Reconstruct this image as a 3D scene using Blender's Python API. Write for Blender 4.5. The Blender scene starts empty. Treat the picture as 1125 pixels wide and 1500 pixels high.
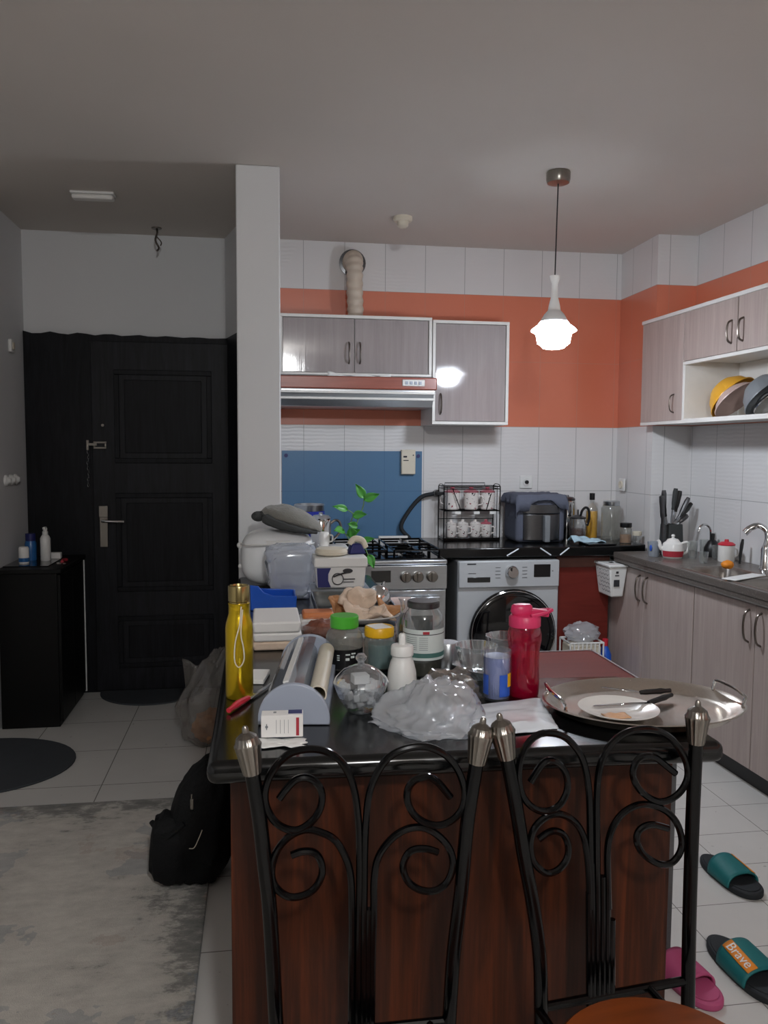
import bpy, bmesh, math, random
from mathutils import Matrix, Vector, noise
PI = math.pi
R = math.radians
rnd = random.Random(7)
SC = bpy.context.scene
COL = SC.collection

# ------------------------------------------------------------------ camera model
CX, CY, FP = 562.5, 750.0, 1188.56
YAW, PIT, ROL = 0.151349826, 0.0768794933, 0.00587217877
EYE = Vector((0, 0, 1.49))
_f = Vector((math.sin(YAW)*math.cos(PIT), math.cos(YAW)*math.cos(PIT), -math.sin(PIT)))
_r = Vector((math.cos(YAW), -math.sin(YAW), 0)); _u = _r.cross(_f)
RX = _r*math.cos(ROL)+_u*math.sin(ROL); RY = -_r*math.sin(ROL)+_u*math.cos(ROL)

def ray(x, y): return RX*((x-CX)/FP) - RY*((y-CY)/FP) + _f
def at(x, y, z=0.9):            # photo measurement -> point on a horizontal plane
    r = ray(x, y); return EYE + r*((z-EYE.z)/r.z)
def atY(x, y, Y):               # photo measurement -> point on a plane parallel to the back wall
    r = ray(x, y); return EYE + r*(Y/r.y)
def atP(x, y, p0, n):
    r = ray(x, y); return EYE + r*((p0-EYE).dot(n)/r.dot(n))

cam = bpy.data.cameras.new('camera'); co = bpy.data.objects.new('camera', cam); COL.objects.link(co)
cam.sensor_fit = 'VERTICAL'; cam.sensor_height = 36.0; cam.lens = 36.0*FP/1500.0
cam.clip_start = 0.02
m3 = Matrix((RX, RY, -_f)).transposed()
co.matrix_world = Matrix.Translation(EYE) @ m3.to_4x4()
SC.camera = co

# ------------------------------------------------------------------ materials
def srgb(r, g, b):
    f = lambda c: (c/255/12.92) if c/255 <= .04045 else ((c/255+.055)/1.055)**2.4
    return (f(r), f(g), f(b), 1)

class NT:
    def __init__(s, name):
        s.m = bpy.data.materials.new(name); s.m.use_nodes = True
        s.t = s.m.node_tree; s.n = s.t.nodes; s.n.clear()
        s.out = s.n.new('ShaderNodeOutputMaterial')
    def new(s, t, **k):
        n = s.n.new(t)
        for a, v in k.items(): setattr(n, a, v)
        return n
    def put(s, sock, v):
        if hasattr(v, 'is_output') or isinstance(v, bpy.types.NodeSocket): s.t.links.new(v, sock)
        else: sock.default_value = v
    def math(s, op, a, b=0.0, c=None):
        n = s.new('ShaderNodeMath', operation=op)
        s.put(n.inputs[0], a); s.put(n.inputs[1], b)
        if c is not None: s.put(n.inputs[2], c)
        return n.outputs[0]
    def mix(s, f, a, b):
        n = s.new('ShaderNodeMix', data_type='RGBA')
        s.put(n.inputs[0], f); s.put(n.inputs[6], a); s.put(n.inputs[7], b)
        return n.outputs[2]
    def coords(s, kind='Object'):
        return s.new('ShaderNodeTexCoord').outputs[kind]
    def pos(s):
        return s.new('ShaderNodeNewGeometry').outputs['Position']
    def sep(s, v):
        n = s.new('ShaderNodeSeparateXYZ'); s.put(n.inputs[0], v); return n.outputs
    def mapping(s, v, scale=(1, 1, 1), rot=(0, 0, 0), loc=(0, 0, 0)):
        n = s.new('ShaderNodeMapping'); s.put(n.inputs[0], v)
        n.inputs['Scale'].default_value = scale; n.inputs['Rotation'].default_value = rot; n.inputs['Location'].default_value = loc
        return n.outputs[0]
    def noise(s, v, scale=5, detail=3, rough=.55, dist=0):
        n = s.new('ShaderNodeTexNoise'); s.put(n.inputs['Vector'], v)
        n.inputs['Scale'].default_value = scale; n.inputs['Detail'].default_value = detail
        n.inputs['Roughness'].default_value = rough; n.inputs['Distortion'].default_value = dist
        return n.outputs[0]
    def ramp(s, v, stops):
        n = s.new('ShaderNodeValToRGB'); s.put(n.inputs[0], v)
        e = n.color_ramp.elements
        while len(e) < len(stops): e.new(.5)
        for k, (p, c) in enumerate(stops):
            e[k].position = p; e[k].color = c if len(c) == 4 else (*c, 1)
        return n.outputs[0]
    def bump(s, h, strength=.3, dist=.01):
        n = s.new('ShaderNodeBump'); s.put(n.inputs['Height'], h)
        n.inputs['Strength'].default_value = strength; n.inputs['Distance'].default_value = dist
        return n.outputs[0]
    def bsdf(s, color, rough=.5, metal=0, normal=None, spec=.5, coat=0, trans=0, sheen=0, sss=0):
        b = s.new('ShaderNodeBsdfPrincipled')
        s.put(b.inputs['Base Color'], color); s.put(b.inputs['Roughness'], rough); s.put(b.inputs['Metallic'], metal)
        b.inputs['Specular IOR Level'].default_value = spec
        b.inputs['Coat Weight'].default_value = coat; b.inputs['Coat Roughness'].default_value = .08
        b.inputs['Transmission Weight'].default_value = trans
        b.inputs['Sheen Weight'].default_value = sheen
        if normal is not None: s.put(b.inputs['Normal'], normal)
        return b.outputs[0]
    def done(s, sh):
        s.t.links.new(sh, s.out.inputs[0]); return s.m

def plain(name, rgb, rough=.5, metal=0, var=.06, vscale=18, bmp=0, bscale=60, **k):
    t = NT(name); c = t.coords()
    col = srgb(*rgb)
    a = tuple(max(0, x*(1-var)) for x in col[:3])+(1,); b = tuple(min(1, x*(1+var)) for x in col[:3])+(1,)
    n = t.noise(c, vscale, 3)
    nm = t.bump(t.noise(c, bscale, 4), bmp, .004) if bmp else None
    return t.done(t.bsdf(t.mix(n, a, b), rough, metal, nm, **k))

def wood(name, dark, light, axis='z', scale=6, stretch=14, rough=.4, coat=0, mid=None, knots=0.0, spec=.5):
    t = NT(name); c = t.coords()
    sc = [stretch]*3; sc['xyz'.index(axis)] = 1.0
    v = t.mapping(c, scale=tuple(sc))
    n1 = t.noise(v, scale*.35, 6, .62, .9)
    n2 = t.noise(t.mapping(c, scale=tuple(x*5 if x > 1 else x for x in sc)), scale*.4, 3, .6)
    f = t.math('ADD', t.math('MULTIPLY', n1, .72), t.math('MULTIPLY', n2, .28))
    st = [(.30, srgb(*dark)), (.70, srgb(*light))]
    if mid: st.insert(1, (.48, srgb(*mid)))
    col = t.ramp(f, st)
    return t.done(t.bsdf(col, rough, 0, t.bump(f, .08, .003), coat=coat, spec=spec))

def metal(name, rgb, rough=.25, brushed=True, axis='x'):
    t = NT(name); c = t.coords()
    sc = [90, 90, 90]; sc['xyz'.index(axis)] = 2
    n = t.noise(t.mapping(c, scale=tuple(sc)), 3, 3)
    col = srgb(*rgb)
    cc = t.mix(n, tuple(x*.85 for x in col[:3])+(1,), tuple(min(1, x*1.1) for x in col[:3])+(1,)) if brushed else col
    return t.done(t.bsdf(cc, rough, 1.0))

def glass(name, tint=(255, 255, 255), body=0.0, bodyrgb=(255, 255, 255), rough=.03, refl=1.0):
    t = NT(name)
    tr = t.new('ShaderNodeBsdfTransparent'); tr.inputs[0].default_value = srgb(*tint)
    gl = t.new('ShaderNodeBsdfGlossy'); gl.inputs['Roughness'].default_value = rough
    gl.inputs['Color'].default_value = (.95, .97, 1, 1)
    lw = t.new('ShaderNodeLayerWeight'); lw.inputs[0].default_value = .35
    f = t.math('MULTIPLY', t.math('ADD', t.math('MULTIPLY', lw.outputs['Facing'], .55), .05), refl)
    base = tr.outputs[0]
    if body > 0:
        d = t.new('ShaderNodeBsdfDiffuse'); d.inputs[0].default_value = srgb(*bodyrgb)
        tl = t.new('ShaderNodeBsdfTranslucent'); tl.inputs[0].default_value = srgb(*bodyrgb)
        ad = t.new('ShaderNodeMixShader'); ad.inputs[0].default_value = .4
        t.t.links.new(d.outputs[0], ad.inputs[1]); t.t.links.new(tl.outputs[0], ad.inputs[2])
        mm = t.new('ShaderNodeMixShader'); mm.inputs[0].default_value = body
        t.t.links.new(base, mm.inputs[1]); t.t.links.new(ad.outputs[0], mm.inputs[2]); base = mm.outputs[0]
    m = t.new('ShaderNodeMixShader'); t.put(m.inputs[0], f)
    t.t.links.new(base, m.inputs[1]); t.t.links.new(gl.outputs[0], m.inputs[2])
    return t.done(m.outputs[0])

def emit(name, rgb, s):
    t = NT(name); e = t.new('ShaderNodeEmission'); e.inputs[0].default_value = srgb(*rgb); e.inputs[1].default_value = s
    return t.done(e.outputs[0])

def tile_wall(name, u0):
    """white relief tiles 25 x 41 cm with a two-row orange band"""
    t = NT(name); x, y, z = t.sep(t.coords())
    u = t.math('DIVIDE', t.math('SUBTRACT', t.math('ADD', x, y), u0), .2525)
    v = t.math('DIVIDE', t.math('SUBTRACT', z, 1.640), .4125)
    def line(a, w):
        fr = t.math('FRACT', t.math('ADD', a, 100.0))
        d = t.math('MINIMUM', fr, t.math('SUBTRACT', 1.0, fr))
        return t.math('LESS_THAN', d, w)
    g = t.math('MAXIMUM', line(u, .008), line(v, .0045))
    band = t.math('MULTIPLY', t.math('GREATER_THAN', z, 1.640), t.math('LESS_THAN', z, 2.4655))
    nz = t.noise(t.coords(), 2.2, 3)
    white = t.mix(nz, srgb(212, 211, 211), srgb(224, 222, 222))
    orange = t.mix(nz, srgb(206, 116, 88), srgb(214, 126, 98))
    tile = t.mix(band, white, orange)
    grout = t.mix(band, srgb(168, 168, 168), srgb(200, 130, 108))
    col = t.mix(g, tile, grout)
    cell = t.new('ShaderNodeTexWhiteNoise', noise_dimensions='2D')
    cmb = t.new('ShaderNodeCombineXYZ'); t.put(cmb.inputs[0], t.math('FLOOR', u)); t.put(cmb.inputs[1], t.math('FLOOR', v))
    t.t.links.new(cmb.outputs[0], cell.inputs['Vector'])
    wv = t.new('ShaderNodeTexWave', wave_type='BANDS', bands_direction='Z')
    wv.inputs['Scale'].default_value = 14; wv.inputs['Distortion'].default_value = 3.5; wv.inputs['Detail'].default_value = 2
    t.put(wv.inputs['Vector'], t.coords())
    rel = t.math('MULTIPLY', wv.outputs[1], t.math('GREATER_THAN', t.noise(t.coords(), 1.6, 1), .5))
    h = t.math('SUBTRACT', t.math('MULTIPLY', rel, t.math('SUBTRACT', 1.0, band)), t.math('MULTIPLY', g, 1.2))
    return t.done(t.bsdf(col, .3, 0, t.bump(h, .14, .003)))

def floor_mat():
    t = NT('glazed_floor_tile'); p = t.pos(); x, y, z = t.sep(p)
    def grid(x0, y0, dx, dy, w):
        o = []
        for a, a0, da in ((x, x0, dx), (y, y0, dy)):
            fr = t.math('FRACT', t.math('ADD', t.math('DIVIDE', t.math('SUBTRACT', a, a0), da), 100.0))
            d = t.math('MULTIPLY', t.math('MINIMUM', fr, t.math('SUBTRACT', 1.0, fr)), da)
            o.append(t.math('LESS_THAN', d, w))
        return t.math('MAXIMUM', *o)
    k = t.math('GREATER_THAN', x, .4)
    gl = grid(-.703, 4.5, .43, .43, .0022); gk = grid(1.95, 3.29, .306, .229, .0016)
    g = t.math('ADD', t.math('MULTIPLY', gk, k), t.math('MULTIPLY', gl, t.math('SUBTRACT', 1.0, k)))
    n = t.noise(p, 3.5, 4)
    base = t.mix(n, srgb(196, 194, 191), srgb(212, 210, 206))
    spots = t.math('GREATER_THAN', t.noise(p, 30, 2), .72)
    base = t.mix(t.math('MULTIPLY', spots, .5), base, srgb(150, 146, 140))
    col = t.mix(g, base, srgb(128, 124, 120))
    return t.done(t.bsdf(col, .22, 0, t.bump(t.math('SUBTRACT', 1.0, g), .2, .002)))

def rug_mat():
    t = NT('distressed_rug_pile'); c = t.coords(); x, y, z = t.sep(c)
    n = t.noise(c, 2.6, 9, .72, .3)
    n2 = t.noise(t.mapping(c, scale=(1, 2.4, 1)), 9, 6, .75)
    f = t.math('ADD', t.math('MULTIPLY', n, .55), t.math('MULTIPLY', n2, .45))
    e = t.math('MINIMUM', t.math('MULTIPLY', x, -1.0), t.math('MULTIPLY', y, -1.0))      # distance to the two visible edges
    edge = t.math('SUBTRACT', 1.0, t.math('MINIMUM', t.math('MULTIPLY', e, 5.2), 1.0))
    f2 = t.math('SUBTRACT', f, t.math('MULTIPLY', edge, .17))
    col = t.ramp(f2, [(.26, srgb(92, 92, 88)), (.365, srgb(124, 122, 117)), (.42, srgb(176, 171, 163)), (.58, srgb(200, 195, 186)), (.72, srgb(186, 180, 172))])
    b = t.noise(t.mapping(c, loc=(4, 1, 0)), 1.7, 5, .65)
    col = t.mix(t.math('MULTIPLY', t.math('GREATER_THAN', b, .56), .33), col, srgb(104, 116, 130))
    b2 = t.noise(t.mapping(c, loc=(9, 5, 0)), 2.3, 6, .7)
    col = t.mix(t.math('MULTIPLY', t.math('GREATER_THAN', b2, .6), .25), col, srgb(150, 118, 100))
    return t.done(t.bsdf(col, .95, 0, t.bump(t.noise(c, 380, 2), .5, .004), spec=.1, sheen=.2))

def granite(name, base, fleck, rough=.08, spec=.5):
    t = NT(name); c = t.coords()
    n = t.math('GREATER_THAN', t.noise(c, 140, 2), .64)
    big = t.noise(c, 3, 4)
    col = t.mix(t.math('MULTIPLY', n, .6), srgb(*base), srgb(*fleck))
    sm = t.noise(c, 9, 5)
    rg = t.math('ADD', t.math('MULTIPLY', t.math('MULTIPLY', sm, big), .4), rough)
    return t.done(t.bsdf(col, rg, 0, spec=spec))

def floral(name):
    t = NT(name); c = t.coords()
    n = t.noise(c, 42, 2); n2 = t.noise(t.mapping(c, loc=(3, 3, 3)), 55, 2)
    col = t.mix(t.math('GREATER_THAN', n, .66), srgb(222, 216, 212), srgb(150, 62, 76))
    col = t.mix(t.math('GREATER_THAN', n2, .66), col, srgb(70, 66, 66))
    return t.done(t.bsdf(col, .25))

def paint(name, a, b, rough=.75):
    t = NT(name); p = t.pos()
    col = t.mix(t.noise(p, 1.7, 4), srgb(*a), srgb(*b))
    return t.done(t.bsdf(col, rough, 0, t.bump(t.noise(p, 120, 2), .04, .002), spec=.3))

M = {}
M['ceil'] = paint('ceiling_paint', (203, 196, 189), (210, 203, 196), .85)
M['wall'] = paint('white_wall_paint', (210, 211, 213), (218, 219, 220))
M['rearpaint'] = paint('low_bounce_rear_wall', (128, 124, 118), (138, 133, 127))  # unseen rear wall, colour darkened to cut its bounce and reflections
M['floor'] = floor_mat()
M['tileB'] = tile_wall('relief_wall_tile', .014+5.06)
M['tileR'] = tile_wall('relief_wall_tile_right', .02)
M['tileC'] = tile_wall('relief_wall_tile_column', .09)
M['rug'] = rug_mat()
M['door'] = wood('black_grained_veneer', (4, 4, 6), (30, 31, 36), 'z', 9, 10, .5, spec=.18)
M['doorpl'] = wood('black_grained_veneer_light', (5, 5, 7), (36, 37, 43), 'z', 9, 10, .48, spec=.22)
M['black_lam'] = plain('black_laminate', (8, 8, 8), .45, spec=.2)
M['islandwood'] = wood('dark_walnut_veneer', (22, 8, 2), (92, 42, 15), 'z', 5, 13, .42, mid=(56, 23, 7), spec=.3)
M['cab'] = wood('greyed_pink_wood_laminate', (158, 142, 136), (182, 168, 162), 'z', 5, 16, .28, spec=.5)
M['cabL'] = wood('greyed_wood_laminate', (148, 140, 140), (168, 160, 160), 'z', 5, 16, .075, spec=.5)
M['white_lam'] = plain('white_laminate_edge', (222, 220, 216), .35)
M['red_lam'] = wood('wine_red_laminate', (96, 34, 28), (120, 46, 38), 'x', 4, 10, .35, spec=.25)
M['hoodwood'] = wood('reddish_wood_fascia', (122, 60, 48), (160, 88, 72), 'x', 5, 16, .3)
M['granite'] = granite('black_granite', (7, 8, 9), (26, 28, 28))
M['granite2'] = granite('brown_grey_granite', (92, 85, 80), (140, 131, 124), .22)
M['sinksteel'] = metal('sink_steel', (150, 144, 138), .35)
M['steel'] = metal('brushed_steel', (200, 204, 208), .28)
M['traysteel'] = metal('worn_tray_steel', (212, 204, 194), .27, True, 'y')
M['steeld'] = metal('dark_steel', (110, 110, 112), .3)
M['chrome'] = metal('chrome', (215, 215, 215), .08, False)
M['pewter'] = metal('pewter', (146, 141, 134), .28, True, 'z')
M['nickel'] = metal('nickel', (122, 114, 108), .3)
M['iron'] = plain('black_enamelled_iron', (3, 3, 4), .16, spec=.3)
M['blackp'] = plain('black_plastic', (16, 16, 18), .4)
M['whitep'] = plain('white_plastic', (224, 224, 222), .35, var=.03)
M['cookwhite'] = plain('white_gloss_shell', (234, 236, 238), .22, var=.02)
M['greyp'] = plain('grey_blue_plastic', (160, 168, 184), .35, var=.03)
M['silverp'] = plain('silver_painted_metal', (184, 187, 190), .35, metal=.1, var=.02)
M['blackgl'] = plain('black_glass', (6, 7, 10), .06, spec=.7)
M['gold'] = plain('gold_metal', (208, 176, 34), .26, metal=.78, var=.04)
M['goldneck'] = metal('tarnished_gold_steel', (168, 152, 104), .2, True, 'z')
M['blue'] = plain('blue_plastic', (22, 84, 190), .3)
M['navy'] = plain('navy_print', (34, 38, 100), .4)
M['royalblue'] = plain('royal_blue_print', (30, 46, 150), .35)
M['green'] = plain('green_plastic', (76, 178, 52), .35)
M['yellow'] = plain('yellow_plastic', (232, 178, 18), .35)
M['pinkcap'] = plain('pink_plastic', (208, 50, 98), .4)
M['red'] = plain('red_plastic', (196, 40, 58), .4)
M['cream'] = plain('cream_plastic', (216, 208, 190), .4)
M['milky'] = plain('milky_plastic', (216, 222, 230), .5, var=.05, vscale=14)
M['paper'] = plain('white_paper', (226, 226, 224), .8, bmp=.2)
M['cloth_grey'] = plain('grey_knit_cloth', (126, 125, 119), .95, bmp=.8, bscale=160, spec=.1, sheen=.3)
M['cloth_dark'] = plain('dark_grey_cloth', (72, 74, 74), .95, bmp=.6, bscale=160, spec=.1)
M['bagblack'] = plain('black_nylon', (12, 13, 15), .75, bmp=.6, bscale=120, spec=.25)
M['coverblue'] = plain('slate_cloth_cover', (92, 96, 110), .9, bmp=.4, bscale=100, spec=.1)
M['mat'] = plain('charcoal_mat_pile', (68, 71, 75), .97, bmp=.7, bscale=300, spec=.05)
M['clear'] = glass('clear_glass', (248, 249, 248), .05, (225, 232, 230))
M['cutglass'] = glass('cut_glass', (242, 244, 244), .09, (225, 230, 232), .04, 1.8)
M['pinkgl'] = glass('pink_clear_plastic', (226, 30, 104), .30, (214, 16, 84), .08, .6)
M['frost'] = glass('frosted_plastic', (226, 230, 234), .42, (205, 210, 216), .2, .5)
M['frost2'] = glass('clouded_plastic', (228, 228, 224), .28, (205, 205, 198), .15, .6)
M['film'] = glass('thin_plastic_film', (248, 249, 250), .44, (232, 236, 241), .10, .9)
M['filmdim'] = glass('clouded_plastic_film', (232, 230, 227), .24, (184, 178, 172), .14, .6)
M['filmthick'] = glass('milky_plastic_film', (246, 247, 249), .68, (226, 230, 238), .15, .6)
M['lidclear'] = glass('clear_lid_plastic', (226, 228, 230), .2, (196, 200, 206), .06, 1.0)
M['bluepanel'] = None
M['leaf'] = plain('green_leaf', (66, 140, 52), .4, var=.25)
M['stem'] = plain('pale_green_stem', (104, 140, 80), .5)
M['floral'] = floral('floral_porcelain')
M['porcelain'] = plain('white_porcelain', (228, 226, 222), .18, var=.02)
M['roseplastic'] = plain('dusty_rose_lid', (176, 92, 104), .35)
M['oil'] = plain('yellow_oil', (222, 168, 48), .2)
M['tealp'] = plain('teal_strap', (14, 104, 106), .6, bmp=.2)
M['darkrub'] = plain('charcoal_foam', (28, 32, 36), .7)
M['orange'] = plain('orange_print', (226, 136, 30), .6)
M['pinkfoam'] = plain('dusty_pink_foam', (176, 74, 116), .65)
M['bread'] = plain('toasted_flatbread', (212, 190, 170), .9, var=.2, vscale=30, bmp=.5)
M['bread2'] = plain('brown_bread', (176, 126, 84), .9, var=.25, vscale=26, bmp=.5)
M['orangetub'] = plain('orange_spread', (206, 124, 74), .5, var=.1)
M['chips'] = plain('red_brown_snacks', (122, 70, 52), .6, var=.45, vscale=70, bmp=.8, bscale=50)
M['herb'] = plain('dark_dried_herb', (44, 42, 28), .9, var=.5, vscale=90, bmp=.8)
M['tealpowder'] = plain('teal_powder', (50, 118, 130), .9)
M['sugar'] = plain('white_sugar', (226, 228, 232), .8, bmp=.5, bscale=90)
M['seatleather'] = wood('chestnut_seat', (92, 42, 16), (140, 70, 30), 'x', 4, 6, .35)
M['amber'] = plain('amber_plastic', (222, 164, 52), .35)
M['pinkbowl'] = plain('pale_pink_plastic', (196, 170, 162), .4)
M['greybowl'] = plain('grey_plastic', (120, 124, 128), .4)
M['hose'] = plain('beige_duct_foil', (206, 192, 176), .45, var=.05)
M['label'] = plain('pale_label', (208, 216, 214), .6)
M['teal_lab'] = plain('teal_label_band', (70, 112, 106), .6)
M['ink'] = plain('dark_ink', (46, 46, 50), .7)
M['inkred'] = plain('red_ink', (170, 44, 58), .6)
M['lavender'] = plain('lavender_print', (128, 138, 188), .3)
M['royal'] = plain('royal_blue_print', (50, 92, 190), .3)
M['towel'] = plain('pale_pink_towel', (206, 184, 178), .95, bmp=.6, bscale=140, spec=.1)
M['lampglow'] = emit('lit_lamp_glass', (236, 244, 255), 1.0)
M['peach'] = plain('peach_food', (206, 160, 120), .6, var=.2)
M['lampshade'] = glass('opal_shade', (255, 255, 255), .97, (236, 238, 240), .3, .3)
M['dimwhite'] = plain('frosted_diffuser', (228, 226, 222), .4)
M['cardwhite'] = plain('white_card', (230, 228, 226), .6, var=.02)
M['brownbox'] = wood('red_brown_box', (70, 40, 32), (108, 64, 52), 'x', 4, 8, .5)
M['blueclear'] = plain('blue_bottle', (40, 100, 160), .3)
M['palebl'] = plain('pale_blue_cloth', (168, 194, 208), .9, var=.2, vscale=30, bmp=.6)
t = NT('blue_glass_backsplash'); x, y, z = t.sep(t.pos())
def _ln(a, a0, da, w):
    fr = t.math('FRACT', t.math('ADD', t.math('DIVIDE', t.math('SUBTRACT', a, a0), da), 100.0))
    return t.math('LESS_THAN', t.math('MINIMUM', fr, t.math('SUBTRACT', 1.0, fr)), w)
g = t.math('MAXIMUM', _ln(x, .014, .2525, .007), _ln(z, 1.64, .4125, .004))
col = t.mix(t.math('MULTIPLY', g, .5), t.mix(t.noise(t.pos(), 2, 3), srgb(78, 116, 152), srgb(88, 126, 160)), srgb(60, 92, 126))
M['bluepanel'] = t.done(t.bsdf(col, .25))

# ------------------------------------------------------------------ mesh builder
WM = {}          # world matrices of things (kept by hand, nothing needs a depsgraph update)

def catmull(pts, n=6, closed=False):
    P = [Vector(p) for p in pts]; out = []
    N = len(P)
    rng = range(N) if closed else range(N-1)
    for i in rng:
        p0 = P[(i-1) % N] if (closed or i > 0) else P[0]*2-P[1]
        p1 = P[i]; p2 = P[(i+1) % N]
        p3 = P[(i+2) % N] if (closed or i+2 < N) else P[-1]*2-P[-2]
        for k in range(n):
            u = k/n
            out.append(.5*((2*p1)+(-p0+p2)*u+(2*p0-5*p1+4*p2-p3)*u*u+(-p0+3*p1-3*p2+p3)*u**3))
    if not closed: out.append(P[-1])
    return out

class MB:
    def __init__(s): s.bm = bmesh.new(); s.mi = 0
    def face(s, vs):
        try:
            f = s.bm.faces.new(vs); f.material_index = s.mi; f.smooth = True; return f
        except ValueError: return None
    def v(s, p, X=None):
        p = Vector(p); return s.bm.verts.new(X @ p if X else p)
    def box(s, a, b, X=None):
        (x0, y0, z0), (x1, y1, z1) = a, b
        V = [s.v(p, X) for p in ((x0, y0, z0), (x1, y0, z0), (x1, y1, z0), (x0, y1, z0), (x0, y0, z1), (x1, y0, z1), (x1, y1, z1), (x0, y1, z1))]
        for q in ((3, 2, 1, 0), (4, 5, 6, 7), (0, 1, 5, 4), (1, 2, 6, 5), (2, 3, 7, 6), (3, 0, 4, 7)): s.face([V[i] for i in q])
        return s
    def frustum(s, lo, hi, X=None):      # lo/hi: (x0,y0,x1,y1,z)
        V = []
        for (x0, y0, x1, y1, z) in (lo, hi): V += [s.v(p, X) for p in ((x0, y0, z), (x1, y0, z), (x1, y1, z), (x0, y1, z))]
        for q in ((3, 2, 1, 0), (4, 5, 6, 7), (0, 1, 5, 4), (1, 2, 6, 5), (2, 3, 7, 6), (3, 0, 4, 7)): s.face([V[i] for i in q])
        return s
    def lathe(s, prof, X=None, seg=28, flute=0, nfl=12):
        rings = []
        for r, z in prof:
            if r < 1e-5: rings.append([s.v((0, 0, z), X)])
            else:
                rg = []
                for i in range(seg):
                    a = 2*PI*i/seg; rr = r*(1+flute*math.cos(nfl*a))
                    rg.append(s.v((rr*math.cos(a), rr*math.sin(a), z), X))
                rings.append(rg)
        for A, B in zip(rings, rings[1:]):
            if len(A) == 1 and len(B) == 1: continue
            for i in range(seg):
                j = (i+1) % seg
                if len(A) == 1: s.face([A[0], B[i], B[j]][::1])
                elif len(B) == 1: s.face([A[i], A[j], B[0]])
                else: s.face([A[i], A[j], B[j], B[i]])
        return s
    def cyl(s, r, z0, z1, X=None, seg=24, r2=None):
        r2 = r if r2 is None else r2
        return s.lathe([(0, z0), (r, z0), (r2, z1), (0, z1)], X, seg)
    def tube(s, pts, r, seg=8, closed=False, sm=0, X=None, flat=None):
        P = catmull(pts, sm, closed) if sm else [Vector(p) for p in pts]
        n = len(P); rings = []; up = None
        for i in range(n):
            a = P[i-1] if (i > 0 or closed) else P[0]; b = P[(i+1) % n] if (i < n-1 or closed) else P[-1]
            t = (b-a).normalized()
            if up is None:
                up = t.orthogonal().normalized() if flat is None else (Vector(flat)-t*Vector(flat).dot(t)).normalized()
            else:
                up = (up-t*up.dot(t)).normalized()
            w = t.cross(up); rr = r[min(int(i*len(r)/n), len(r)-1)] if isinstance(r, (list, tuple)) else r
            rings.append([s.v(P[i]+(up*math.cos(2*PI*k/seg)+w*math.sin(2*PI*k/seg))*rr, X) for k in range(seg)])
        m = n if closed else n-1
        for i in range(m):
            A, B = rings[i], rings[(i+1) % n]
            for k in range(seg): s.face([A[k], A[(k+1) % seg], B[(k+1) % seg], B[k]])
        if not closed: s.face(rings[0][::-1]); s.face(rings[-1])
        return s
    def prism(s, poly, z0, z1, X=None):
        A = [s.v((x, y, z0), X) for x, y in poly]; B = [s.v((x, y, z1), X) for x, y in poly]
        n = len(poly); s.face(A[::-1]); s.face(B)
        for i in range(n): s.face([A[i], A[(i+1) % n], B[(i+1) % n], B[i]])
        return s
    def sph(s, c, r, seg=20, rings=12, fn=None, X=None):
        r = (r, r, r) if not isinstance(r, (tuple, list)) else r
        L = []
        for i in range(rings+1):
            th = PI*i/rings; row = []
            for k in range(seg if 0 < i < rings else 1):
                ph = 2*PI*k/seg
                d = Vector((math.sin(th)*math.cos(ph), math.sin(th)*math.sin(ph), -math.cos(th)))
                p = Vector((d.x*r[0], d.y*r[1], d.z*r[2]))
                if fn: p = fn(d, p)
                row.append(s.v(Vector(c)+p, X))
            L.append(row)
        for A, B in zip(L, L[1:]):
            for k in range(seg):
                j = (k+1) % seg
                if len(A) == 1: s.face([A[0], B[j], B[k]])
                elif len(B) == 1: s.face([A[k], A[j], B[0]])
                else: s.face([A[k], A[j], B[j], B[k]])
        return s
    def sheet(s, fn, nu, nv, X=None):
        G = [[s.v(fn(i/nu, j/nv), X) for j in range(nv+1)] for i in range(nu+1)]
        for i in range(nu):
            for j in range(nv): s.face([G[i][j], G[i+1][j], G[i+1][j+1], G[i][j+1]])
        return s
    def build(s, name, mats, parent=None, org=None, bev=0, ang=35, solid=0, world=False, sub=0):
        """org: world point that becomes the object's origin (verts given in world coords).
        world=True with parent: verts given in world coords, taken into the parent's frame."""
        bmesh.ops.recalc_face_normals(s.bm, faces=s.bm.faces[:])
        if parent is not None and world:
            s.bm.transform(WM[parent.name].inverted())
        if org is not None: s.bm.transform(Matrix.Translation(-Vector(org)))
        me = bpy.data.meshes.new(name); s.bm.to_mesh(me); s.bm.free()
        for m in (mats if isinstance(mats, (list, tuple)) else [mats]): me.materials.append(M[m] if isinstance(m, str) else m)
        try: me.set_sharp_from_angle(angle=R(ang))
        except Exception: pass
        o = bpy.data.objects.new(name, me); COL.objects.link(o)
        if parent is not None:
            o.parent = parent; WM[o.name] = WM[parent.name]
        elif org is not None:
            o.location = org; WM[o.name] = Matrix.Translation(org)
        else: WM[o.name] = Matrix()
        if solid:
            q = o.modifiers.new('solid', 'SOLIDIFY'); q.thickness = solid; q.offset = 0
        if bev:
            q = o.modifiers.new('bevel', 'BEVEL'); q.width = bev; q.segments = 2 if bev < .015 else 5; q.limit_method = 'ANGLE'; q.angle_limit = R(40)
        if sub:
            q = o.modifiers.new('sub', 'SUBSURF'); q.levels = sub; q.render_levels = sub
        return o

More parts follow.
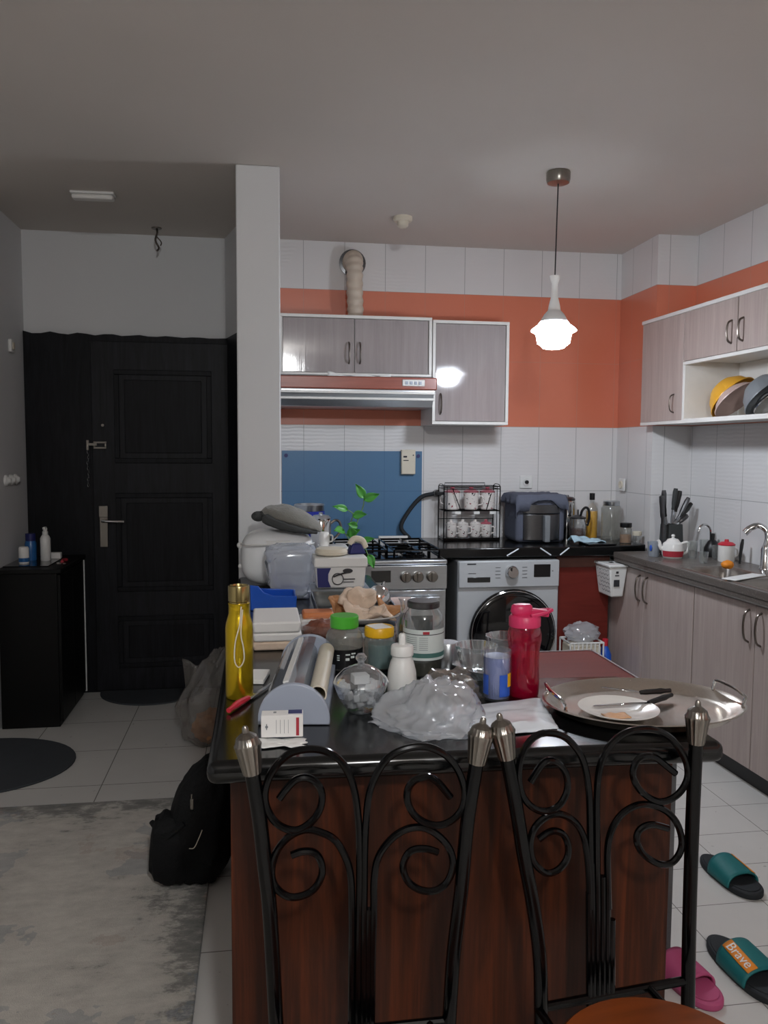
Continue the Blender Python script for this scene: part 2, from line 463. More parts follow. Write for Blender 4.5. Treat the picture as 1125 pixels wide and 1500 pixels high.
def tag(o, label, cat, group=None, kind=None):
    o['label'] = label; o['category'] = cat
    if group: o['group'] = group
    if kind: o['kind'] = kind
    return o
def thing(name, label, cat, loc, rz=0, group=None, mw=None):
    o = bpy.data.objects.new(name, None); COL.objects.link(o); o.empty_display_size = .05
    if mw is not None: o.matrix_world = mw; WM[o.name] = mw.copy()
    else:
        o.location = loc; o.rotation_euler = (0, 0, rz)
        WM[o.name] = Matrix.Translation(Vector(loc)) @ Matrix.Rotation(rz, 4, 'Z')
    return tag(o, label, cat, group)
def struct(o): o['kind'] = 'structure'; return o
def dup(o, loc=None, rz=None, label=None):
    def rec(q, par):
        c = q.copy(); COL.objects.link(c)
        if par is not None: c.parent = par
        for k in list(q.children): rec(k, c)
        return c
    c = rec(o, None)
    if loc is not None: c.location = loc
    if rz is not None: c.rotation_euler = (0, 0, rz)
    if label: c['label'] = label
    return c
def text(name, body, size, mat, parent, X, ext=.0006):
    cu = bpy.data.curves.new('lettering_outline', 'FONT'); cu.body = body; cu.size = size; cu.extrude = ext
    cu.align_x = 'CENTER'; cu.align_y = 'CENTER'
    tmp = bpy.data.objects.new('lettering_outline', cu)
    me = bpy.data.meshes.new_from_object(tmp); bpy.data.objects.remove(tmp); bpy.data.curves.remove(cu)
    me.name = name; me.materials.clear(); me.materials.append(M[mat])
    o = bpy.data.objects.new(name, me); COL.objects.link(o); o.parent = parent; o.matrix_local = X
    return o
Tr = Matrix.Translation
def Rot(a, ax): return Matrix.Rotation(a, 4, ax)

# ------------------------------------------------------------------ setting
ZC, YB, YD = 2.755, 5.06, 5.10
# right wall frame: x = distance out from the wall, y = along the wall towards the viewer
TH = PI+.0276728
RW = Tr((2.555, 4.56, 0)) @ Rot(TH, 'Z')
def rw(d, s, z): return RW @ Vector((d, s, z))
b = MB().box((-2.6, -2.3, -.1), (2.9, 5.3, 0)); struct(b.build('floor', 'floor'))
b = MB().box((-2.6, -2.3, ZC), (2.9, 5.3, ZC+.1)); struct(b.build('ceiling', 'ceil'))
b = MB().box((.09, YB, 0), (2.75, YB+.2, ZC)); struct(b.build('wall_back', 'tileB'))
b = MB().box((-1.5, YD, 0), (.09, YD+.16, ZC)); struct(b.build('wall_hall', 'wall'))
b = MB().box((-1.5, 4.2, 0), (-1.37, YD, ZC)); struct(b.build('wall_left', 'wall'))
b = MB().box((-2.6, 4.2, 0), (-1.5, 4.33, ZC)); struct(b.build('wall_alcove', 'wall'))
b = MB().box((-2.7, -2.3, 0), (-2.6, 4.33, ZC)); struct(b.build('wall_living', 'wall'))
b = MB().box((-2.7, -2.4, 0), (2.9, -2.3, ZC)); struct(b.build('wall_rear', 'rearpaint'))
b = MB().box((-.102, 3.78, 0), (.094, YD, ZC)); struct(b.build('wall_partition', 'wall', bev=.006))
# right wall with the corner column, tiles laid along the wall
o = MB().box((0, 0, 0), (7.2, .15, ZC)).build('wall_right', 'tileR'); struct(o)
o.matrix_world = RW @ Matrix(((0, -1, 0, 0), (1, 0, 0, 0), (0, 0, 1, 0), (0, 0, 0, 1)))
o = MB().box((.014, 0, 0), (.30, .60, ZC)).build('wall_column', 'tileC'); struct(o)
o.matrix_world = Tr((2.297, 4.56, 0)) @ Rot(-.012, 'Z')
# angled reveal between partition and entrance door
b = MB().prism([(-.205, YD), (-.103, YD), (-.103, 4.72)], 2.157, ZC); struct(b.build('trim_1', 'wall'))
b = MB().prism([(-.205, YD), (-.103, YD), (-.103, 4.72)], 0, 2.157); struct(b.build('trim_2', 'doorpl'))

# entrance door
d = MB()
d.prism([(-1.368, 0), (-.15, 0)]+[(-.15-(1.218)*k/24, 2.153+.0105*k/24+(.006*math.sin(k*1.9)+.004*math.sin(k*4.3))) for k in range(25)], 0, .03,
        Tr((0, YD, 0)) @ Rot(PI/2, 'X'))
door = struct(d.build('door_1', 'door'))
WM[door.name] = Matrix()
yd = YD-.03
def frame(b, x0, z0, x1, z1, w, y0, y1):
    b.box((x0, y0, z0), (x1, y1, z0+w)); b.box((x0, y0, z1-w), (x1, y1, z1)); b.box((x0, y0, z0+w), (x0+w, y1, z1-w)); b.box((x1-w, y0, z0+w), (x1, y1, z1-w))
MB().box((-.99, yd-.012, .01), (-.165, yd, 2.12)).build('door_leaf', 'doorpl', door, bev=.003)
b = MB()
for z0, z1 in ((1.40, 1.955), (.62, 1.22), (.15, .47)):
    frame(b, -.86, z0, -.29, z1, .03, yd-.022, yd-.012); b.box((-.80, yd-.018, z0+.06), (-.35, yd-.012, z1-.06))
b.build('door_panel', 'door', door, bev=.005)
p = atY(152, 770, yd-.02)
b = MB().box((p.x-.024, yd-.022, p.z-.13), (p.x+.024, yd-.012, p.z+.10)); b.box((p.x-.027, yd-.026, p.z+.05), (p.x+.027, yd-.02, p.z+.12))
dh = b.build('lock_plate', 'pewter', door, bev=.004)
MB().tube([(p.x, yd-.02, p.z+.03), (p.x, yd-.06, p.z+.03), (p.x+.02, yd-.065, p.z+.03), (p.x+.125, yd-.06, p.z+.027)], .009, 10).build('lever_handle', 'chrome', dh)
q = atY(142, 652, yd-.02)
b = MB(); frame(b, q.x-.02, q.z-.022, q.x+.055, q.z+.022, .012, yd-.024, yd-.012); b.box((q.x-.06, yd-.03, q.z-.03), (q.x-.045, yd-.012, q.z+.03)); b.box((q.x-.05, yd-.026, q.z-.004), (q.x+.0, yd-.014, q.z+.012))
ch = b.build('chain_guard', 'pewter', door, bev=.002)
b = MB()
for k in range(13):
    c = Vector((q.x-.052+.003*math.sin(k), yd-.022, q.z-.04-k*.0165)); a = (k % 2)*PI/2
    ring = [c+Vector((.005*math.cos(w)*math.cos(a), .005*math.cos(w)*math.sin(a), .011*math.sin(w))) for w in [2*PI*i/8 for i in range(8)]]
    b.tube(ring, .0016, 5, True)
b.build('chain', 'steeld', ch)
q = atY(151, 623, yd); MB().cyl(.008, 0, .008, Tr((q.x, yd-.012, q.z)) @ Rot(PI/2, 'X'), 12).build('peephole', 'pewter', door)

# ------------------------------------------------------------------ rug and mats
b = MB().box((-2.1, 0.3, 0), (-.182, 3.44, .012)); o = b.build('area_rug', 'rug', org=(-.182, 3.44, 0), bev=.004)
tag(o, 'large pale grey distressed rug with darker border on the living room floor', 'rug')
def half_mat(name, c, rx, ry, z, label, cut=None, a0=0, a1=2*PI):
    pts = [(rx*math.cos(a0+(a1-a0)*k/48), ry*math.sin(a0+(a1-a0)*k/48)) for k in range(49 if a1-a0 < 6 else 48)]
    o = MB().prism(pts, 0, z).build(name, 'mat', org=(0, 0, 0), bev=.003); o.location = c
    tag(o, label, 'mat')
half_mat('floor_mat', (-1.32, 3.93, 0), .44, .36, .01, 'oval charcoal mat on the tiles in front of the shoe cabinet')
half_mat('door_mat', (-.66, 5.06, 0), .31, .30, .01, 'half-round charcoal mat at the foot of the black entrance door', a0=PI, a1=2*PI)

# ------------------------------------------------------------------ shoe cabinet and what stands on it
sc = thing('shoe_cabinet', 'tall black shoe cabinet against the left hall wall beside the entrance door', 'cabinet', (-1.205, 4.74, 0))
MB().box((-.155, -.29, 0), (.14, .29, .83)).build('cabinet_body', 'black_lam', sc, bev=.003)
MB().box((-.162, -.305, .83), (.165, .305, .852)).build('cabinet_top', 'black_lam', sc, bev=.002)
for k in range(2):
    dd = MB().box((.14, -.285+.287*k, .03), (.156, -.003+.287*k, .82)).build('cabinet_door', 'black_lam', sc, bev=.002)
MB().box((.14, .2945, .02), (.16, .3, .82)).build('edge_strip', 'whitep', sc)
o = MB().box((-.13, -.20, 0), (.10, .16, .005)).build('glass_plate', 'blackgl', org=(0, 0, 0)); o.location = (-1.23, 4.74, .852)
tag(o, 'dark glass plate lying on the shoe cabinet under the bottles', 'plate')
zs = .857
def P3(x, y, z): return at(x, y, z)
w = thing('spray_bottle', 'white pump spray bottle on the dark glass plate of the shoe cabinet', 'bottle', (-1.195, 4.76, zs))
MB().lathe([(0, 0), (.026, 0), (.028, .004), (.027, .125), (.020, .14), (.016, .145), (0, .145)]).build('bottle_body', 'whitep', w)
b = MB().cyl(.015, .145, .165); b.cyl(.011, .165, .185); b.box((-.007, -.03, .178), (.007, .008, .190)); b.build('spray_head', 'whitep', w, bev=.002)
w = thing('lotion_bottle', 'taller blue bottle against the hall wall behind the white and blue can', 'bottle', (-1.282, 4.79, zs))
MB().lathe([(0, 0), (.030, 0), (.031, .01), (.031, .095), (.026, .11), (0, .11)]).build('bottle_body', 'blueclear', w)
MB().lathe([(.0255, .108), (.027, .110), (.027, .150), (0, .152)]).build('bottle_cap', 'navy', w)
w = thing('deodorant_can', 'short white and blue can in front of the taller blue bottle on the shoe cabinet', 'can', (-1.285, 4.665, zs))
MB().lathe([(0, 0), (.026, 0), (.027, .004), (.027, .082), (.022, .09), (0, .09)]).build('can_body', 'cardwhite', w)
MB().lathe([(.0276, .008), (.0276, .03)], seg=28).build('can_band', 'blueclear', w)
o = MB().box((-.03, -.018, 0), (.03, .018, .035)).build('small_box', 'cardwhite', org=(0, 0, 0), bev=.003); o.location = (-1.16, 4.84, zs)
tag(o, 'small white box behind the white spray bottle on the shoe cabinet', 'box')
kz = thing('key_bunch', 'red key fob with keys lying on the front edge of the shoe cabinet', 'keys', (-1.085, 4.70, .852), R(20))
MB().tube([(-.01, -.01, .006), (.0, .035, .009), (.022, .06, .007)], .009, 8, sm=3).build('key_fob', 'inkred', kz)
b = MB().box((-.04, -.05, 0), (-.02, -.005, .003)); b.box((-.012, -.06, 0), (.003, -.01, .003)); b.build('keys', 'pewter', kz)

# hall wall and ceiling bits
for k, (x, y, zz) in enumerate(((6, 703, 0), (13, 703, 0), (20, 703, 0))):
    X = -1.37; r_ = ray(x, y); pt = EYE+r_*(X/r_.x)
    pt.y = 4.665+.085*k
    o = MB().lathe([(0, 0), (.030, 0), (.029, .012), (.02, .018), (.012, .03), (0, .032)], Rot(PI/2, 'Y'), 18).build('wall_hook', 'whitep', org=(0, 0, 0))
    o.location = (-1.37, pt.y, 1.31)
    tag(o, ('round white wall hook nearest the room, first of three on the left hall wall', 'round white wall hook in the middle of three on the left hall wall', 'round white wall hook nearest the black door, last of three')[k], 'hook', 'white wall hooks')
sw = thing('doorbell_box', 'small white chime box high on the left hall wall', 'chime', (-1.37, 4.81, 2.05))
MB().box((0, -.03, -.035), (.02, .03, .035)).build('box_body', 'whitep', sw, bev=.006)
MB().box((.02, -.018, -.02), (.026, .018, .02)).build('box_cover', 'cream', sw, bev=.004)
hl = thing('ceiling_light', 'slim white batten light, unlit, on the shaded hall ceiling', 'lamp', (-.815, 4.32, ZC), R(-2))
MB().box((-.105, -.035, -.012), (.105, .035, 0)).build('light_base', 'whitep', hl, bev=.003)
MB().box((-.10, -.03, -.035), (.10, .03, -.012)).build('light_diffuser', 'dimwhite', hl, bev=.01)
b = MB().tube([(0, 0, 0), (.004, -.01, -.03), (-.008, .0, -.07), (.01, .005, -.11), (.0, 0, -.13)], .006, 7, sm=4)
b.tube([(0, 0, -.05), (.025, 0, -.08), (.02, 0, -.10)], .004, 6, sm=3); b.lathe([(0, -.006), (.028, -.006), (.03, 0), (0, 0)], None, 14)
o = b.build('ceiling_wire', 'nickel', org=(0, 0, 0)); o.location = (-.583, 4.93, ZC)
tag(o, 'twist of bare wires hanging from the hall ceiling above the entrance door', 'wire')
sd = thing('smoke_detector', 'small white smoke detector on the kitchen ceiling', 'detector', (.776, 4.47, ZC))
MB().lathe([(0, 0), (.052, 0), (.052, -.018), (.045, -.026), (0, -.026)]).build('detector_base', 'cream', sd)
MB().lathe([(.032, -.026), (.030, -.048), (.018, -.058), (0, -.06)]).build('detector_head', 'cream', sd)

# ------------------------------------------------------------------ pendant lamp
LX, LY = 1.350, 3.642
pl = thing('pendant_lamp', 'lit pendant lamp on a thin cord below the kitchen ceiling', 'lamp', (LX, LY, ZC))
MB().lathe([(0, 0), (.052, 0), (.055, -.006), (.055, -.035), (.050, -.05), (.012, -.053), (0, -.053)]).build('canopy', 'pewter', pl)
MB().tube([(0, 0, -.05), (-.003, 0, -.25), (-.006, 0, -.47)], .0032, 8).build('cord', 'blackp', pl)
MB().lathe([(0, -.465), (.024, -.465), (.022, -.482), (.014, -.50), (.016, -.56), (.026, -.60), (.03, -.625), (0, -.625)], Tr((-.006, 0, 0))).build('lamp_holder', 'dimwhite', pl)
MB().lathe([(.028, -.620), (.046, -.640), (.062, -.668), (.064, -.672), (0, -.672)], Tr((-.006, 0, 0))).build('lamp_collar', 'whitep', pl)
MB().lathe([(.063, -.672), (.072, -.685), (.100, -.706), (.105, -.7145)], Tr((-.006, 0, 0)), 24).build('lamp_shade', 'lampshade', pl)
prof = [(.104, -.715), (.082, -.728), (.078, -.745), (.074, -.77), (.055, -.785), (.050, -.792), (.03, -.797), (0, -.798)]
MB().lathe(prof, Tr((-.006, 0, 0)), 24).build('lamp_glass', 'lampglow', pl)

# ------------------------------------------------------------------ back wall: upper cabinets, hood, hose
def bow_handle(p0, p1, out, r=.005):       # curved bar handle between two points
    p0, p1, out = Vector(p0), Vector(p1), Vector(out); m = (p0+p1)/2
    return MB().tube([p0, p0+out*.75+(p1-p0)*.12, m+out, p1+out*.75+(p0-p1)*.12, p1], r, 8, sm=4)
yf = 4.73
uc = thing('upper_cabinet', 'wide two-door wall cabinet above the extractor hood', 'cabinet', (.555, YB, 1.915), group='wall cabinets')
b = MB(); x0, x1 = -.445, .425
b.box((x0, -.31, 0), (x1, -.002, .33)); b.build('carcass', 'white_lam', uc)
b = MB(); frame(b, x0, -.003, x1+.018, .345, .018, -.345, -.30); b.build('cabinet_frame', 'white_lam', uc, bev=.002)
for k, (a, c) in enumerate(((x0+.02, -.015), (-.011, x1-.003))):
    dr = MB().box((a, -.338, .017), (c, -.318, .325)).build('cabinet_door', 'cabL', uc, bev=.002)
    hx = c-.03 if k == 0 else a+.03
    bow_handle((hx, -.338, .07), (hx, -.338, .19), (0, -.028, 0)).build('door_handle', 'nickel', dr)
uc = thing('upper_cabinet', 'single tall-door wall cabinet to the right of the extractor hood', 'cabinet', (1.235, YB, 1.64), group='wall cabinets')
b = MB(); x0, x1 = -.232, .232
b.box((x0, -.31, 0), (x1, -.002, .605)); b.build('carcass', 'white_lam', uc)
b = MB(); frame(b, x0, 0, x1, .608, .018, -.345, -.30); b.build('cabinet_frame', 'white_lam', uc, bev=.002)
dr = MB().box((x0+.02, -.338, .02), (x1-.02, -.318, .588)).build('cabinet_door', 'cabL', uc, bev=.002)
bow_handle((x0+.05, -.338, .06), (x0+.05, -.338, .18), (0, -.028, 0)).build('door_handle', 'nickel', dr)

hd = thing('extractor_hood', 'cooker hood with reddish wood fascia under the two-door cabinet', 'hood', (.555, YB, 1.735))
b = MB().prism([(-.0, .0), (-.0, .175), (-.43, .175), (-.455, .10), (-.455, .075), (-.40, .0)], -.44, .435, Matrix(((0, 0, 1, 0), (1, 0, 0, 0), (0, 1, 0, 0), (0, 0, 0, 1))))
b.build('hood_body', 'steel', hd, bev=.002)
MB().box((-.445, -.475, .095), (.448, -.44, .165)).build('wood_fascia', 'hoodwood', hd, bev=.006)
b = MB().box((-.445, -.468, .070), (.44, -.44, .084)); b.box((-.445, -.452, .036), (.44, -.42, .050)); b.build('hood_rail', 'white_lam', hd, bev=.003)
cp = MB().box((.245, -.482, .115), (.375, -.47, .152)).build('control_panel', 'whitep', hd, bev=.004)
b = MB()
for k in range(4): b.box((.262+.026*k, -.487, .124), (.277+.026*k, -.48, .141))
b.build('control_buttons', 'greyp', cp, bev=.001)
MB().sheet(lambda u, v: Vector((-.18+.36*u, -.476-.001*math.sin(9*u), .165+.012*v*(1+math.sin(u*14))*.5+.02*v*max(0, 1-u*6))), 24, 2).build('paper_liner', 'paper', hd, solid=.001)

dh = thing('exhaust_hose', 'beige corrugated exhaust hose from the wall hole down behind the cabinet', 'hose', (.566, YB, 2.24))
path = catmull([(0, 0.0, .392), (0, -.05, .398), (0, -.105, .372), (0, -.128, .30), (0, -.13, .2), (.004, -.13, .1), (.004, -.13, .006)], 14)
b = MB()
n = len(path); rr = [(.060-.012*min(1, i/40))*(1+.06*math.sin(i*2*PI/7.0)) for i in range(n)]
b.tube(path, rr, 20); b.build('hose_body', 'hose', dh)
MB().lathe([(.064, 0), (.082, 0), (.082, .008), (.064, .010)], Tr((0, 0, .39)) @ Rot(PI/2, 'X'), 28).build('wall_ring', 'steeld', dh)

# blue splash panel with box, hose
bp = thing('splash_panel', 'blue glass splash panel on the tiles behind the stove', 'panel', (.572, YB, .93))
MB().box((-.44, -.008, 0), (.44, -.001, .55)).build('panel_sheet', 'bluepanel', bp, bev=.001)
b = MB()
for xx in (-.415, .415): b.cyl(.012, .008, .014, Tr((xx, 0, .52)) @ Rot(PI/2, 'X'), 14)
b.build('panel_bolts', 'navy', bp)
cb = thing('wall_control_box', 'narrow white gas alarm box hung on the blue splash panel', 'box', (.92, YB-.008, 1.335))
MB().box((-.045, -.03, 0), (.045, 0, .155)).build('box_body', 'cream', cb, bev=.005)
b = MB().box((-.033, -.032, .105), (-.010, -.0295, .116)); b.box((-.033, -.032, .085), (.0, -.0295, .09)); b.cyl(.004, .0295, .033, Tr((.03, 0, .12)) @ Rot(PI/2, 'X'), 10); b.build('box_markings', 'ink', cb)

for x, y, lab in ((770, 706, 'white power socket on the tiles above the air fryer'),):
    p = atY(x, y, YB); w = thing('wall_socket', lab, 'socket', (p.x, YB, p.z))
    MB().box((-.042, -.012, -.042), (.042, 0, .042)).build('socket_plate', 'whitep', w, bev=.005)
    MB().lathe([(.024, .012), (.024, .02), (.0, .014)], Rot(PI/2, 'X'), 20).build('socket_ring', 'whitep', w)
    MB().cyl(.012, .012, .03, Rot(PI/2, 'X'), 14).build('plug', 'blackp', w)
r_ = ray(912, 710); pt = EYE+r_*(2.297/r_.x)
w = thing('wall_socket', 'white power socket on the side of the tiled corner column', 'socket', (2.299, pt.y, pt.z))
MB().box((-.012, -.04, -.04), (0, .04, .04)).build('socket_plate', 'whitep', w, bev=.005)
MB().lathe([(.024, .012), (.024, .02), (.0, .014)], Rot(-PI/2, 'Y'), 20).build('socket_ring', 'cream', w)

# ------------------------------------------------------------------ stove
st = thing('gas_stove', 'stainless free-standing gas stove with black hob', 'stove', (.693, 4.24, 0))
b = MB().box((-.295, .02, .08), (.298, .64, .875)); b.build('stove_body', 'steel', st, bev=.003)
b = MB().box((-.30, .012, 0.02), (.30, .64, .08)); b.build('stove_plinth', 'blackp', st)
b = MB().box((-.30, -.005, .875), (.30, .66, .900)); b.build('hob_rim', 'steel', st, bev=.006)
MB().box((-.285, .035, .8995), (.285, .64, .904)).build('hob_plate', 'blackgl', st)
for bx, by, r_ in ((-.15, .18, .045), (.15, .18, .05), (-.15, .48, .04), (.15, .48, .045)):
    bb = MB().lathe([(0, .904), (r_+.012, .904), (r_+.012, .912), (r_, .918), (r_, .926), (0, .928)], Tr((bx, by, 0)), 20).build('burner', 'iron', st)
for gx in (-.145, .145):
    b = MB()
    for k in range(2):
        yy = .06+.30*k
        frm = [(gx-.125, yy), (gx+.125, yy), (gx+.125, yy+.26), (gx-.125, yy+.26)]
        b.tube([(x, y, .945) for x, y in frm], .006, 6, True)
        for x, y in frm: b.tube([(x, y, .945), (x, y, .904)], .006, 6)
        cx_, cy_ = gx, yy+.13
        for ax, ay in ((-.125, 0), (.125, 0), (0, -.13), (0, .13)): b.tube([(cx_+ax, cy_+ay, .945), (cx_+ax*.25, cy_+ay*.25, .945)], .005, 6)
    b.build('pan_grate', 'iron', st)
fp = MB().box((-.297, -.012, .745), (.297, .02, .872)).build('control_fascia', 'steel', st, bev=.003)
MB().box((-.115, -.016, .785), (-.01, -.011, .848)).build('oven_display', 'blackgl', fp)
for kx in (.071, .136, .214):
    kn = MB().lathe([(0, .012), (.031, .012), (.030, .03), (.025, .036), (0, .036)], Tr((kx, 0, .812)) @ Rot(PI/2, 'X'), 20)
    kn.box((kx-.005, -.046, .79), (kx+.005, -.03, .834)); kn.build('stove_knob', 'pewter', fp, bev=.001)
od = MB().box((-.29, -.014, .15), (.29, .02, .738)).build('oven_door', 'steel', st, bev=.003)
MB().box((-.22, -.017, .22), (.22, -.0135, .60)).build('oven_window', 'blackgl', od)
b = MB().box((-.25, -.055, .688), (.25, -.04, .708)); b.box((-.22, -.042, .69), (-.20, -.012, .706)); b.box((.20, -.042, .69), (.22, -.012, .706)); b.build('oven_handle', 'steel', od, bev=.004)
tw = MB().sheet(lambda u, v: Vector((.693-.16+.25*u, 4.24-.066-.008*math.sin(u*15)*(.3+v)+.0*v, .714-.26*v)), 30, 8)
o = tw.build('dish_towel', 'towel', org=(.60, 4.174, .5), solid=.004); tag(o, 'pale pink dish towel hung over the stove oven handle', 'towel')
b = MB().box((-.09, 0, 0), (.09, .03, .018)); o = b.build('stove_lid_strip', 'white_lam', org=(0, 0, 0), bev=.003); o.location = (.80, 4.86, .945)  # added white bar standing for the folded edge of the stove lid
tag(o, 'narrow white strip lying across the back of the stove grate', 'stove lid')
b = MB().tube([(.93, 5.01, .93), (.875, 5.015, 1.0), (.915, 5.02, 1.09), (1.0, 5.02, 1.19), (1.09, 5.025, 1.215)], .013, 10, sm=6)
o = b.build('gas_hose', 'darkrub', org=(.93, 5.01, .93)); tag(o, 'black flexible gas hose arching over the blue panel behind the stove', 'hose')
gv = thing('gas_valve', 'dark gas valve at the wall end of the black hose, beside the mug rack', 'valve', (1.105, YB, 1.215))
MB().cyl(.022, 0, .05, Rot(PI/2, 'X'), 14).build('valve_body', 'steeld', gv); MB().box((-.015, -.065, -.012), (.05, -.045, .012)).build('valve_lever', 'blackp', gv, bev=.003)

# ------------------------------------------------------------------ back worktop, washer, red corner panel
wt = MB().prism([(1.0, 4.48), (2.02, 4.48), (2.29, 4.56), (2.285, 5.055), (1.0, 5.055)], .875, .93).build('back_worktop', 'granite', org=(1.6, 4.7, .875), bev=.006)
tag(wt, 'glossy black granite worktop running along the back wall over the washing machine', 'worktop')
b = MB()
for (x0, z0, x1, z1) in ((1.60, .926, 1.665, .884), (1.72, .884, 1.775, .926), (1.40, .884, 1.47, .924)): b.tube([(x0, 4.4785, z0), (x1, 4.4785, z1)], .004, 6)
o = b.build('edge_mark', 'milky', wt, world=True); o['kind'] = 'stuff'  # pale diagonal marks along the worktop's front edge
b = MB().box((1.0, 4.50, 0), (1.055, 5.05, .875)); o = b.build('side_panel', 'black_lam', org=(1.03, 4.7, 0)); tag(o, 'black upright panel between the stove and the washing machine', 'panel')
wm = thing('washing_machine', 'silver front-loading washing machine under the black worktop', 'washing machine', (1.418, 4.48, 0))
MB().box((-.303, .012, .01), (.303, .56, .858)).build('washer_body', 'silverp', wm, bev=.01)
cpn = MB().box((-.30, -.004, .70), (.30, .014, .855)).build('control_panel', 'silverp', wm, bev=.006)
MB().box((-.25, -.007, .733), (-.115, -.003, .762)).build('detergent_handle', 'blackgl', cpn, bev=.002)
MB().box((.145, -.007, .758), (.245, -.003, .832)).build('washer_display', 'blackgl', cpn, bev=.002)
kb = MB().lathe([(0, .004), (.040, .004), (.040, .014), (.034, .034), (.030, .038), (0, .038)], Tr((.012, 0, .79)) @ Rot(PI/2, 'X'), 28).build('program_dial', 'chrome', cpn)
MB().box((-.004, -.041, .80), (.004, -.036, .818), Tr((0, 0, 0))).build('dial_mark', 'blackp', kb)
b = MB().box((-.252, -.0055, .835), (-.20, -.0035, .842)); b.box((-.245, -.0055, .783), (-.20, -.0035, .786)); b.box((.255, -.0055, .79), (.262, -.0035, .795))
for k in range(4): b.box((-.085, -.0055, .755+.02*k), (-.055, -.0035, .7575+.02*k)); b.box((.075, -.0055, .755+.02*k), (.105, -.0035, .7575+.02*k))
b.build('panel_print', 'ink', cpn)
XD = Tr((.02, 0, .435)) @ Rot(PI/2, 'X')
dw = MB().lathe([(.255, 0), (.258, .02), (.245, .032), (.222, .036), (.218, .030)], XD, 48).build('washer_door', 'blackgl', wm)
MB().lathe([(.2485, .0305), (.2495, .033), (.2475, .0345), (.246, .034)], XD, 48).build('door_ring', 'chrome', dw)
MB().lathe([(.219, .031), (.20, .036), (.12, .05), (0, .055)], XD, 40).build('door_glass', 'blackgl', dw)
MB().box((-.29, .0, .02), (.29, .014, .11)).build('kick_panel', 'silverp', wm, bev=.004)
cc = thing('corner_cabinet', 'wine-red corner cabinet front between washing machine and sink cabinets', 'cabinet', (1.895, 4.56, 0))
MB().box((-.165, 0, .0), (.165, .02, .875)).build('cabinet_front', 'red_lam', cc)
MB().box((-.165, -.006, .80), (.165, .0, .86)).build('top_rail', 'brownbox', cc)
# bottles of the floor corner
bx = thing('bottle_crate', 'white wire crate under plastic film on the floor by the washing machine', 'crate', (1.845, 4.43, 0))
b = MB()
for z in (.0, .2, .38): frame_pts = [(-.1, -.08, z+.01), (.1, -.08, z+.01), (.1, .08, z+.01), (-.1, .08, z+.01)]; b.tube(frame_pts, .006, 6, True)
for k in range(9): b.tube([(-.1+.025*k, -.08, .01), (-.1+.025*k, -.08, .39)], .005, 6); b.tube([(-.1+.025*k, .08, .01), (-.1+.025*k, .08, .39)], .005, 6)
b.build('crate_frame', 'whitep', bx)
MB().box((-.092, -.072, .015), (.092, .072, .37)).build('crate_contents', 'cream', bx, bev=.01)
def crump(c, r, seed, amp, freq, flat=0, squash=None):
    def fn(d, p):
        n = noise.noise(d*freq+Vector((seed, seed*2, 0)))*amp + noise.noise(d*freq*2.7+Vector((0, seed, 3)))*amp*.5
        q = p*(1+n)
        if flat: q.z = max(q.z, -flat)
        if squash: q = squash(q)
        return q
    return fn
MB().sph((0, 0, .435), (.105, .07, .06), 24, 14, crump(0, 0, 3, .25, 3)).build('plastic_film', 'film', bx)
db = thing('detergent_bottle', 'blue detergent bottle with red cap on the floor by the sink cabinets', 'bottle', (1.995, 4.44, 0))
MB().lathe([(0, 0), (.035, 0), (.037, .01), (.037, .30), (.015, .35), (0, .35)]).build('bottle_body', 'blue', db)
MB().lathe([(.016, .35), (.017, .39), (0, .392)]).build('bottle_cap', 'red', db)

# ------------------------------------------------------------------ right run: sink worktop, lower cabinets
sk = thing('sink_worktop', 'brown-grey worktop with inset sink along the right wall', 'worktop', None, mw=RW.copy())
W0, W1 = .004, .505
S0, S1 = .07, 4.2
B1 = (.20, .72, .455, 1.085); B2 = (.20, 1.13, .455, 1.50)      # basins: d0,s0,d1,s1
b = MB()
b.box((W0, S0, .845), (W1, B1[1], .90)); b.box((W0, B1[1], .845), (B1[0], B2[3], .90)); b.box((B1[2], B1[1], .845), (W1, B2[3], .90))
b.box((B1[0], B1[3], .845), (B1[2], B2[1], .90)); b.box((W0, B2[3], .845), (W1, S1, .90))
b.build('worktop_slab', 'granite2', sk)
MB().box((W1, S0, .868), (W1+.004, S1, .897)).build('worktop_edge', 'granite2', sk)
for q in (B1, B2):
    b = MB(); d0, s0, d1, s1 = q; r_ = .012
    outer = (d0-.02, s0-.02, d1+.02, s1+.02)
    def ring(x0, y0, x1, y1, z, rad=.05, n=6):
        pts = []
        for cx_, cy_, a0 in ((x1-rad, y1-rad, 0), (x0+rad, y1-rad, PI/2), (x0+rad, y0+rad, PI), (x1-rad, y0+rad, 1.5*PI)):
            for k in range(n+1):
                a = a0+PI/2*k/n; pts.append((cx_+rad*math.cos(a), cy_+rad*math.sin(a), z))
        return pts
    L = [ring(d0-.02, s0-.02, d1+.02, s1+.02, .9005), ring(d0-.015, s0-.015, d1+.015, s1+.015, .904), ring(d0, s0, d1, s1, .902), ring(d0+.008, s0+.008, d1-.008, s1-.008, .89), ring(d0+.02, s0+.02, d1-.02, s1-.02, .76), ring(d0+.05, s0+.05, d1-.05, s1-.05, .745)]
    V = [[b.v(p) for p in l] for l in L]
    for A, B_ in zip(V, V[1:]):
        for k in range(len(A)): b.face([A[k], A[(k+1) % len(A)], B_[(k+1) % len(A)], B_[k]])
    b.face(V[-1]); b.build('sink_basin', 'sinksteel', sk)
